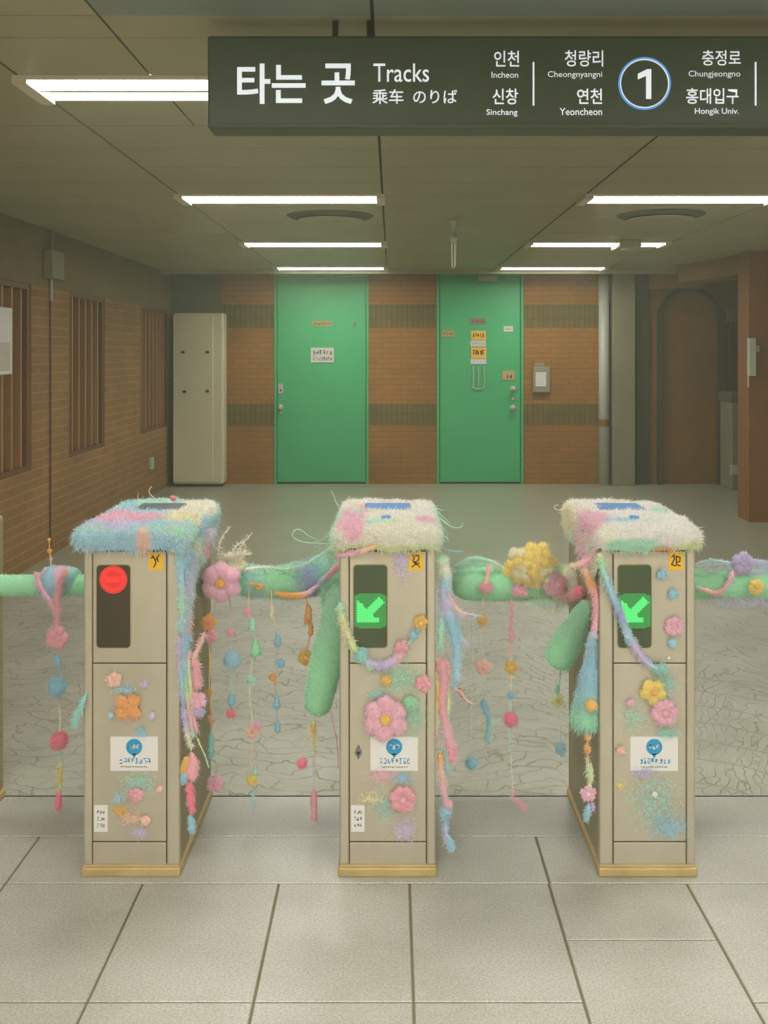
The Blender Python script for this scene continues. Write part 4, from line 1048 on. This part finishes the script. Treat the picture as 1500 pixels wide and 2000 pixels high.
# left of the red display gate
w = YN(); w.tube([at(78, 1130, BD), at(95, 1136, BD), at(112, 1136, BD), at(128, 1133, BD), at(150, 1136, BD)], [.040, .052, .056, .050, .045, .042], ['pink', 'sky', 'blue', 'sky', 'pink', 'teal', 'teal'], n=22, lump=.08)
w.fuzz(150000, .007, .0006, .9, .3); set_obj(w.build('yarn_wrap'), None, 'fuzzy blue and teal yarn wrap on the barrier arm left of red display gate', 'yarn wrap', 'yarn wraps on the barrier arms')
garland('pink cord looped over the left barrier, with pink flower, blue pompom and pink tassel', 3.37,
    [([(70, 1118), (74, 1135), (84, 1155), (100, 1178), (109, 1195)], 'pink', 3.2), ([(130, 1112), (121, 1130), (114, 1155), (111, 1180), (110, 1220), (111, 1235)], 'rose', [4.5, 5, 5]),
     ([(110, 1270), (114, 1300), (112, 1330)], ['sky', 'sky'], 1.6), ([(113, 1350), (117, 1400), (116, 1440)], ['lilac', 'straw', 'lime'], 1.5), ([(118, 1460), (119, 1490), (117, 1515), (116, 1545)], ['blue', 'lime', 'yellow', 'lime'], [1.5, 4, 4, 2])],
    [('flower', 112, 1246, 22, 'rose'), ('drop', 112, 1290, 7, 'sky', 9), ('pom', 112, 1340, 18, 'sky'), ('pom', 116, 1446, 16, 'hot'), ('tassel', 115, 1545, 6, 'hot', (112, 1587))], group='hanging yarn garlands around the red display gate')
t1 = YN(); t1.tube([at(171, 1352, 3.036), at(163, 1368, 3.025), at(152, 1392, 3.02), at(142, 1422, 3.02)], [.003, .006, .009, .006], 'teal', n=10, lump=.3); t1.fuzz(110000, .008, .0006, .8, .6)
set_obj(t1.build('yarn_tuft'), None, 'teal yarn tuft tucked beside the left edge of red display gate', 'yarn tuft')
t1 = YN(); t1.tube([at(96, 1052, 3.42), at(97, 1075, 3.42), at(99, 1090, 3.42), at(99, 1112, 3.43)], .0022, ['orange', 'gold', 'peach', 'cream'], n=6)
for px, py, r_, c_ in ((96, 1054, 3, 'gold'), (97, 1076, 4.5, 'orange'), (99, 1092, 3, 'peach')): t1.blob(at(px, py, 3.42), r_*3.42/2000, c_, .1)
t1.fuzz(90000, .003, .0005); set_obj(t1.build('beaded_strand'), None, 'orange beaded strand standing up from the blue wrap at far left', 'yarn strand')

# strands down the red display gate's right edge
cx = gX[1]
garland('thick multicolour yarn strands falling along the right edge of red display gate', 3.05,
    [([(352, 1066), (353, 1120), (356, 1180), (354, 1240)], ['sky', 'blue', 'mint', 'blue'], [9, 10, 9, 8]), ([(352, 1240), (352, 1290), (355, 1330), (358, 1370), (362, 1410), (368, 1440), (374, 1462)], ['lilac', 'purple', 'blue', 'violet', 'lilac', 'cream', 'lime'], [8, 8, 6, 5, 4, 3]),
     ([(362, 1235), (361, 1280), (362, 1320), (366, 1360), (372, 1400), (378, 1440)], ['sky', 'blue', 'teal', 'lime', 'pink', 'mint'], [7, 7, 6, 5, 4, 3]),
     ([(370, 1270), (368, 1300), (374, 1350), (376, 1390), (385, 1430)], ['pink', 'straw', 'lime', 'pink', 'rose'], [4, 4, 3]),
     ([(400, 1235), (388, 1265), (378, 1285), (380, 1300)], ['rose', 'peach', 'rose'], 3.6), ([(383, 1290), (384, 1320), (386, 1345)], ['rose', 'rose'], [5, 7, 8]),
     ([(384, 1440), (400, 1475), (408, 1500)], ['lime', 'mint'], 1.2)],
    [('flower', 386, 1368, 17, 'pink'), ('pom', 389, 1390, 9, 'purple'), ('tassel', 366, 1478, 8, 'gold', (354, 1512)), ('tassel', 362, 1500, 7, 'sky', (356, 1534)),
     ('tassel', 374, 1470, 10, 'rose', (374, 1525)), ('tassel', 370, 1528, 8, 'hot', (374, 1590)), ('tassel', 370, 1592, 7, 'sky', (376, 1628))], group='hanging yarn garlands around the red display gate')
garland('orange and pink flower garland hanging right of the red display gate', 3.36,
    [([(430, 1165), (415, 1190), (408, 1215), (410, 1290), (409, 1340), (412, 1400), (414, 1450)], ['pink', 'peach', 'pink', 'yellow', 'straw', 'orange', 'mint'], 1.5), ([(412, 1478), (424, 1490), (421, 1510)], ['mint', 'pink'], 1.2)],
    [('flower', 408, 1216, 15, 'orange', 'hot'), ('flower', 412, 1242, 13, 'rose'), ('pom', 408, 1354, 7, 'gold'), ('pom', 403, 1368, 5, 'violet'), ('pom', 413, 1404, 7, 'peach'), ('drop', 412, 1455, 7, 'teal', 26), ('flower', 421, 1530, 17, 'pink', 'rose')])
garland('garland with pink bud, round blue pompom and small hot pink pompom', GD,
    [([(447, 1160), (450, 1190), (450, 1235), (453, 1290), (452, 1340), (452, 1395)], ['blue', 'pink', 'blue', 'mint', 'blue'], 1.2)],
    [('pom', 450, 1236, 7, 'rose'), ('pom', 453, 1290, 16, 'blue'), ('drop', 452, 1366, 8, 'sky', 13), ('pom', 451, 1393, 8, 'hot')])
garland('long garland with green drop, coral flower and yellow pompom near the floor', GD,
    [([(487, 1150), (485, 1190), (492, 1215), (497, 1250), (491, 1300), (488, 1360), (494, 1430), (492, 1500), (493, 1540), (494, 1592)], ['peach', 'peach', 'mint', 'mint', 'cream', 'straw', 'peach', 'blue', 'blue'], 1.3)],
    [('pom', 483, 1195, 7, 'rose'), ('drop', 492, 1220, 8, 'mint', 13), ('drop', 499, 1265, 10, 'green', 18), ('pom', 490, 1327, 8, 'mint'), ('flower', 494, 1428, 15, 'peach', 'orange'), ('pom', 503, 1418, 8, 'pink'), ('drop', 498, 1505, 5, 'mint', 9), ('pom', 492, 1523, 10, 'yellow'), ('tassel', 493, 1548, 3, 'blue', (494, 1578))])
garland('garland of slim blue ovals on a yellow thread', GD,
    [([(530, 1155), (531, 1180), (536, 1215), (541, 1250), (545, 1295), (537, 1325), (540, 1370), (542, 1430)], ['yellow', 'straw', 'straw', 'sky', 'cream', 'orange', 'sky', 'blue'], 1.3)],
    [('drop', 531, 1196, 5, 'straw', 14), ('drop', 542, 1250, 7, 'sky', 12), ('pom', 547, 1295, 8, 'sky'), ('pom', 533, 1323, 7, 'orange'), ('drop', 540, 1372, 7, 'sky', 13), ('drop', 542, 1418, 6, 'sky', 12)])
garland('short garland with orange leaf above a golden flower', GD,
    [([(596, 1155), (600, 1180), (606, 1230), (600, 1265), (597, 1285)], ['orange', 'orange', 'orange', 'straw'], 1.3)],
    [('drop', 602, 1200, 8, 'orange', 20), ('drop', 607, 1228, 5, 'orange', 14), ('flower', 597, 1284, 15, 'gold', 'yellow')])
garland('pale green stem and grey thread with pink tassel below the hanging green arm', 3.26,
    [([(612, 1408), (612, 1425), (613, 1460), (612, 1500), (613, 1550)], ['lime', 'gold', 'lime', 'lilac', 'cream'], [5, 4, 2, 1, 1]), ([(604, 1410), (598, 1440), (592, 1465), (590, 1485)], ['straw', 'rose'], .9)],
    [('tassel', 612, 1542, 7, 'rose', (613, 1604)), ('pom', 590, 1491, 9, 'hot')])
garland('thin pink thread hanging close to the left edge of the middle gate', 3.2, [([(646, 1385), (652, 1420), (658, 1450), (661, 1500)], ['pink', 'rose', 'rose'], 1.1)], [])

# wraps on bar 1
w = YN(); w.tube([at(455, 1132, BD), at(490, 1133, BD), at(540, 1137, BD), at(590, 1130, BD), at(625, 1122, BD), at(655, 1108, BD)], [.040, .046, .048, .050, .054, .058, .050], ['teal', 'teal', 'mint', 'green', 'violet', 'teal', 'mint'], n=22, lump=.1)
w.tube([at(655, 1130, 3.40), at(652, 1165, 3.36), at(656, 1200, 3.34)], [.045, .04, .03], ['green', 'deep', 'deep'], n=16, lump=.15)
w.fuzz(160000, .012, .0006, .9, .2)
for pts, cols, r_ in (([(548, 1160), (580, 1162), (602, 1158), (630, 1135), (655, 1110), (682, 1090), (700, 1076)], ['orange', 'orange', 'pink', 'purple', 'rose', 'peach', 'gold'], 4.5), ([(536, 1156), (555, 1163), (585, 1166), (600, 1160)], ['gold', 'orange', 'orange'], 4),
                      ([(486, 1140), (505, 1142), (512, 1147), (500, 1150)], ['orange', 'gold'], 2.5), ([(478, 1112), (520, 1108), (560, 1112), (600, 1100), (640, 1075), (664, 1060)], ['cream', 'mint', 'mint', 'mint'], 3)):
    w.tube([at(px, py, 3.375 if i < len(pts)-3 or len(pts) < 6 else 3.2-.03*(i-len(pts)+3)) for i, (px, py) in enumerate(pts)], r_*3.35/2000, cols, n=8, lump=.2)
w.fuzz(140000, .006, .0005, .9, .3); set_obj(w.build('yarn_wrap'), None, 'teal and violet yarn wrap with orange rope on barrier left of middle gate', 'yarn wrap', 'yarn wraps on the barrier arms')
w = YN(); r_ = np.random.default_rng(5)
for i in range(16):
    x0 = 436+r_.random()*42; y0 = 1104+r_.random()*8-(x0-436)*.05; x1 = x0+r_.normal()*10
    w.tube([at(x0, y0+6, 3.42), at(x0+r_.normal()*6, y0-12-r_.random()*8, 3.41), at(x1+4, y0-16-r_.random()*14, 3.40), at(x1+12*r_.random(), y0-10-r_.random()*24, 3.42)], [.0022, .0014], ['straw', 'cream'], n=5)
for pts in ([(425, 1090), (430, 1060), (440, 1040), (452, 1028)], [(455, 1095), (468, 1070), (485, 1050), (493, 1040)], [(450, 1100), (455, 1075), (470, 1060), (480, 1068), (474, 1085)]): w.tube([at(a, b, 3.42) for a, b in pts], [.0018, .001], 'cream', n=5)
w.blob(at(455, 1108, 3.42), (.045, .03, .016), 'straw', .25); w.fuzz(100000, .012, .0005, .9, -.2)
set_obj(w.build('yarn_tuft'), None, 'messy cream yarn tuft above the large lilac pink flower', 'yarn tuft')

# ------------------------------------------------------------------ middle gate decorations
garland('pastel garland swagged across the front of the middle gate below its display', 3.028,
    [([(664, 1178), (668, 1205), (676, 1230), (690, 1262), (706, 1283)], ['mint', 'lime', 'straw', 'lime', 'teal'], [5, 6, 6, 5]), ([(704, 1281), (722, 1294), (742, 1300), (762, 1294), (778, 1282), (788, 1268)], ['teal', 'lilac', 'purple', 'lilac', 'pink', 'rose'], [6, 6, 7, 6]), ([(790, 1266), (805, 1248), (820, 1226)], ['rose', 'teal', 'sky'], [2, 3, 2])],
    [('pom', 706, 1279, 13, 'teal'), ('flower', 784, 1264, 13, 'rose'), ('pom', 808, 1240, 7, 'sky'), ('pom', 722, 1303, 6, 'green')], group='yarn garlands on the middle gate')
garland('mint, blue and pink yarn strands falling down the right edge of middle gate', 3.07,
    [([(862, 1085), (868, 1110), (872, 1140), (866, 1180), (862, 1220), (858, 1270)], ['mint', 'cream', 'blue', 'lilac', 'mint', 'mint'], [9, 8, 7, 6, 4]),
     ([(866, 1135), (870, 1175), (882, 1215), (890, 1250), (892, 1290), (890, 1330)], ['blue', 'lilac', 'sky', 'sky', 'blue', 'blue'], [6, 10, 11, 7, 4]),
     ([(876, 1190), (892, 1228), (905, 1250), (915, 1262)], ['sky', 'blue', 'lilac'], [4, 2, 1.2]), ([(882, 1290), (892, 1310), (889, 1330), (886, 1345)], ['blue', 'sky'], 3),
     ([(850, 1288), (862, 1300), (868, 1330), (862, 1370), (872, 1420), (880, 1460), (884, 1488)], ['peach', 'rose', 'rose', 'rose', 'pink', 'rose', 'rose'], [5, 9, 8, 7, 8, 9]),
     ([(848, 1300), (854, 1350), (852, 1400), (850, 1450)], ['lime', 'yellow', 'lime', 'pink'], [4, 6, 5, 3]), ([(874, 1340), (876, 1375), (870, 1400)], ['lime', 'lime'], 3),
     ([(860, 1470), (862, 1500), (866, 1540), (872, 1570), (870, 1600), (872, 1640), (880, 1660)], ['orange', 'peach', 'pink', 'pink', 'sky', 'lilac', 'sky'], [5, 5, 5, 5, 4, 4]),
     ([(868, 1460), (874, 1490), (872, 1510)], ['teal', 'sky'], 4), ([(886, 1345), (900, 1352), (912, 1368), (926, 1376)], ['rose', 'peach'], 1.8), ([(862, 1140), (878, 1170), (900, 1195), (930, 1202)], ['rose', 'peach', 'lilac'], [4, 3, 1.4]), ([(866, 1155), (884, 1185), (915, 1200), (945, 1204)], ['orange', 'pink', 'blue'], [2.5, 2, 1.2])],
    [('pom', 870, 1585, 10, 'sky'), ('pom', 866, 1300, 12, 'rose'), ('tassel', 872, 1562, 8, 'pink', (876, 1580)), ('tassel', 874, 1632, 7, 'sky', (884, 1662))], name='yarn_strands', group='yarn garlands on the middle gate')
pc = PF-.005
w = YN(); w.tube([at(655, 1085, 3.03), at(690, 1080, 3.026), at(715, 1074, 3.0), at(735, 1066, 2.995)], [.006, .008, .006], ['rose', 'pink', 'peach', 'gold'], n=9, lump=.2); w.fuzz(140000, .007, .0005, .9, .2)
set_obj(w.build('yarn_rope'), None, 'pink and orange yarn rope across the top left corner of middle gate', 'yarn rope')

# ------------------------------------------------------------------ barrier between middle and right gate
def pile(label, c, n, R, r, cols, seed, sq=(1, .55, .8), name='crochet_flower', fz=.006, cat='crochet flower'):
    rr = np.random.default_rng(seed); yn = YN()
    yn.blob(c, (R*.72*sq[0], R*.5*sq[1], R*.72*sq[2]), cols[0], .08)
    for i in range(n):
        ph = i*2.399; rad = math.sqrt((i+.5)/n)
        p = Vector(c)+Vector((math.cos(ph)*rad*R*sq[0]*.85, -R*sq[1]*(1-rad*rad)*.9, math.sin(ph)*rad*R*sq[2]*.85))
        yn.blob(p, (r*(.85+.3*rr.random()), r*.8, r*(.85+.3*rr.random())), cols[int(rr.integers(len(cols)))], .16, 2.6)
    yn.fuzz(170000, fz*1.4, .0006, 1.1, .1, 20000); o = yn.build(name); set_obj(o, None, label, cat); return o
pile('big ruffled yellow crochet flower on the barrier left of the right gate', at(1037, 1103, 3.37), 26, .088, .019, ['yellow', 'straw', 'yellow'], 3, (1, .5, .85))
pile('cluster of pink crochet petals right below the big yellow flower', at(1081, 1140, 3.37), 12, .042, .014, ['rose', 'pink'], 4)
pile('small lilac pink crochet cluster left below the big yellow flower', at(1014, 1153, 3.375), 7, .024, .010, ['pink', 'rose'], 6)
pile('pink crochet bud tied round the barrier right of middle gate', at(949, 1147, 3.375), 6, .018, .010, ['rose'], 8)
w = YN(); w.tube([at(955, 1106, 3.38), at(953, 1120, 3.375), at(949, 1140, 3.37), at(948, 1168, 3.38)], [.008, .006, .004], ['rose', 'peach', 'peach'], n=8); w.fuzz(140000, .005, .0005); set_obj(w.build('yarn_ribbon'), None, 'short pink yarn ribbon tying the pink bud to the barrier', 'yarn ribbon')
w = YN()
for k, pts in enumerate(([(890, 1112), (905, 1098), (930, 1093), (960, 1096), (980, 1106)], [(888, 1108), (900, 1102), (925, 1099), (955, 1101), (972, 1110)], [(900, 1100), (915, 1091), (938, 1090), (965, 1100), (985, 1112)], [(894, 1120), (915, 1106), (940, 1103), (965, 1106)])):
    w.tube([at(a, b, 3.42) for a, b in pts], .004, ['teal', 'mint', 'mint', 'cream'], n=7)
w.fuzz(140000, .007, .0005, .9, .2); set_obj(w.build('yarn_wrap'), None, 'mint yarn strands lying on the rounded barrier end by middle gate', 'yarn wrap', 'yarn wraps on the barrier arms')
w = YN(); w.tube([at(1098, 1140, BD), at(1112, 1136, BD-.02), at(1126, 1130, BD-.05)], [.056, .058, .05], ['mint', 'lime', 'cream'], n=20, lump=.12)
w.tube([at(1080, 1160, 3.38), at(1100, 1166, 3.36), at(1122, 1160, 3.30), at(1132, 1152, 3.25)], [.009, .012, .014], ['lime', 'rose', 'hot'], n=9, lump=.3)
for i in range(14):
    x = 1035+i*6; w.tube([at(x, 1160, 3.40), at(x-3, 1176, 3.39), at(x-8+r_.normal()*4, 1186+r_.random()*12, 3.38)], [.0025, .001], ['lime', 'mint', 'lime'], n=5)
w.fuzz(150000, .011, .0006, .9, .5); set_obj(w.build('yarn_wrap'), None, 'mint and lime fringed yarn wrap where the barrier meets the right gate', 'yarn wrap', 'yarn wraps on the barrier arms')
garland('garland of golden bead and peach flower right of middle gate', GD, [([(944, 1170), (942, 1210), (942, 1250), (945, 1303)], ['peach', 'gold', 'cream', 'cream'], 1.1)], [('pom', 942, 1211, 9, 'gold'), ('flower', 945, 1303, 16, 'peach', 'rose')])
garland('garland with golden flower, blue bead and hot pink pompom in gap left of right gate', GD, [([(1000, 1170), (999, 1210), (998, 1245), (998, 1300), (998, 1357), (997, 1405), (998, 1455)], ['rose', 'rose', 'rose', 'straw', 'cream', 'mint', 'mint'], [2.4, 2.4, 1.4, 1.2, 1])],
        [('drop', 999, 1243, 6, 'rose', 10), ('flower', 998, 1303, 13, 'gold', 'yellow'), ('pom', 998, 1357, 7, 'sky'), ('pom', 997, 1405, 12, 'hot', )])
garland('teal yarn strip curling in mid air beside the hot pink pompom', GD, [([(944, 1300), (944, 1368)], ['cream', 'blue'], .8), ([(943, 1368), (950, 1390), (955, 1405), (953, 1430), (950, 1448)], ['sky', 'sky', 'teal', 'sky'], [5, 5, 4, 4]), ([(955, 1410), (970, 1407), (984, 1406)], ['mint', 'mint'], 1.2)], [])
garland('garland ending in a round blue pompom low beside middle gate', GD, [([(921, 1205), (922, 1300), (921, 1400), (921, 1490)], ['blue', 'cream', 'cream', 'blue'], .7)], [('pom', 921, 1491, 11, 'sky'), ('tassel', 897, 1345, 5, 'peach', (904, 1362))])
garland('thin garland with pink sprig drifting near the floor between middle and right gate', GD, [([(998, 1455), (999, 1500), (1002, 1555), (1012, 1565), (1024, 1578)], ['mint', 'cream', 'pink', 'rose', 'rose'], [.8, .8, 3, 3])], [('drop', 1024, 1577, 6, 'rose', 6)])
garland('garland with lime green pompom and blue bead at left of right gate', 3.30, [([(1092, 1290), (1094, 1312), (1092, 1345), (1090, 1365), (1094, 1420), (1096, 1465)], ['deep', 'teal', 'lime', 'cream', 'blue'], 1.1)], [('drop', 1088, 1345, 5, 'teal', 9), ('flower', 1089, 1368, 13, 'lime', 'gold'), ('pom', 1095, 1463, 10, 'sky')])

# ------------------------------------------------------------------ right gate decorations
garland('blue yarn cord slanting across the front of the right gate to a teal knot', 3.022,
    [([(1172, 1080), (1176, 1105), (1186, 1135), (1200, 1170), (1212, 1200), (1224, 1232), (1240, 1262), (1256, 1285), (1276, 1302), (1292, 1305)], ['lime', 'mint', 'blue', 'blue', 'violet', 'blue', 'lilac', 'lilac', 'blue', 'teal'], [6, 6, 6, 6, 5, 7, 6, 5, 5])],
    [('pom', 1293, 1306, 10, 'teal'), ('tassel', 1226, 1235, 7, 'blue', (1228, 1258))], group='yarn garlands on the right gate')
garland('pink cord with long teal cone, orange beads and pink flower at right gate corner', 3.06,
    [([(1170, 1070), (1152, 1092), (1130, 1102), (1112, 1106)], ['pink', 'rose', 'lime'], [5, 5, 4]), ([(1140, 1110), (1152, 1135), (1162, 1160), (1166, 1190), (1162, 1225), (1158, 1245)], ['peach', 'orange', 'rose', 'rose', 'pink', 'blue'], [6, 6, 6, 5, 6]),
     ([(1148, 1428), (1147, 1465), (1149, 1500), (1153, 1520), (1151, 1540)], ['orange', 'orange', 'mint', 'lime', 'cream'], [2, 1.6, 4, 2]), ([(1149, 1565), (1153, 1580), (1150, 1600)], ['purple', 'blue'], 1.4)],
    [('pom', 1148, 1440, 5, 'orange'), ('pom', 1147, 1463, 6, 'orange'), ('drop', 1153, 1508, 6, 'lime', 18), ('flower', 1149, 1550, 15, 'pink', 'white'), ('tassel', 1149, 1572, 6, 'sky', (1142, 1606)), ('tassel', 1156, 1568, 4, 'purple', (1157, 1584))], group='yarn garlands on the right gate')
w = YN(); dcone = 3.09
w.tube([at(1161, 1240, dcone), at(1159, 1290, dcone), at(1153, 1350, dcone), at(1147, 1395, dcone), at(1146, 1420, dcone)], [.018, .022, .028, .034, .040, .043, .040], ['blue', 'sky', 'sky', 'teal', 'green', 'teal'], n=20, lump=.08)
w.fuzz(160000, .012, .0006, .8, .7); o = w.build('yarn_cone'); set_obj(o, None, 'long fuzzy teal yarn cone hanging beside the left front corner of right gate', 'yarn cone')
pom('yellow pompom on the long teal cone by the right gate', 1155, 1378, 11, 'gold', 3.04, sq=.7)
# bar 3
w = YN()
for k in range(10):
    y = 1096+k*1.6; w.tube([at(1355+k*3, y+8, 3.42), at(1385+k*4, y+r_.normal()*4, 3.42), at(1430, y+4+r_.normal()*4, 3.41), at(1475, y+r_.normal()*4, 3.42), at(1515, y+4, 3.42)], [.003, .004, .003], [['lilac', 'blue', 'lilac'], ['mint', 'teal', 'lilac'], ['cream', 'pink', 'blue']][k % 3], n=7)
w.tube([at(1356, 1145, 3.39), at(1375, 1152, 3.38), at(1400, 1158, 3.375), at(1422, 1140, 3.37), at(1432, 1115, 3.38)], .0065, ['teal', 'peach', 'rose', 'pink', 'pink'], n=9, lump=.25)
for k in range(12):
    x = 1385+k*9; w.tube([at(x, 1166, 3.42), at(x+12, 1176+r_.random()*6, 3.41), at(x+34, 1178+r_.random()*10, 3.40)], [.0025, .001], ['lilac', 'lilac', 'blue'], n=5)
w.fuzz(100000, .009, .0005, .9, .3); set_obj(w.build('yarn_wrap'), None, 'lilac and pink yarn wrap with loose fringe on barrier right of right gate', 'yarn wrap', 'yarn wraps on the barrier arms')
flower('lilac crochet flower standing on the barrier at the right edge', 1452, 1100, 21, 'purple', None, 3.40, 5, .2, .6)
flower('pale yellow crochet flower on the front of the barrier at right edge', 1477, 1146, 15, 'yellow', 'gold', 3.375, 6, .2, .5)
pom('tiny hot pink bead on the top back edge of the red display gate cover', 338, 973, 5, 'hot', 3.5, sq=1, cat='bead', name='yarn_bead')
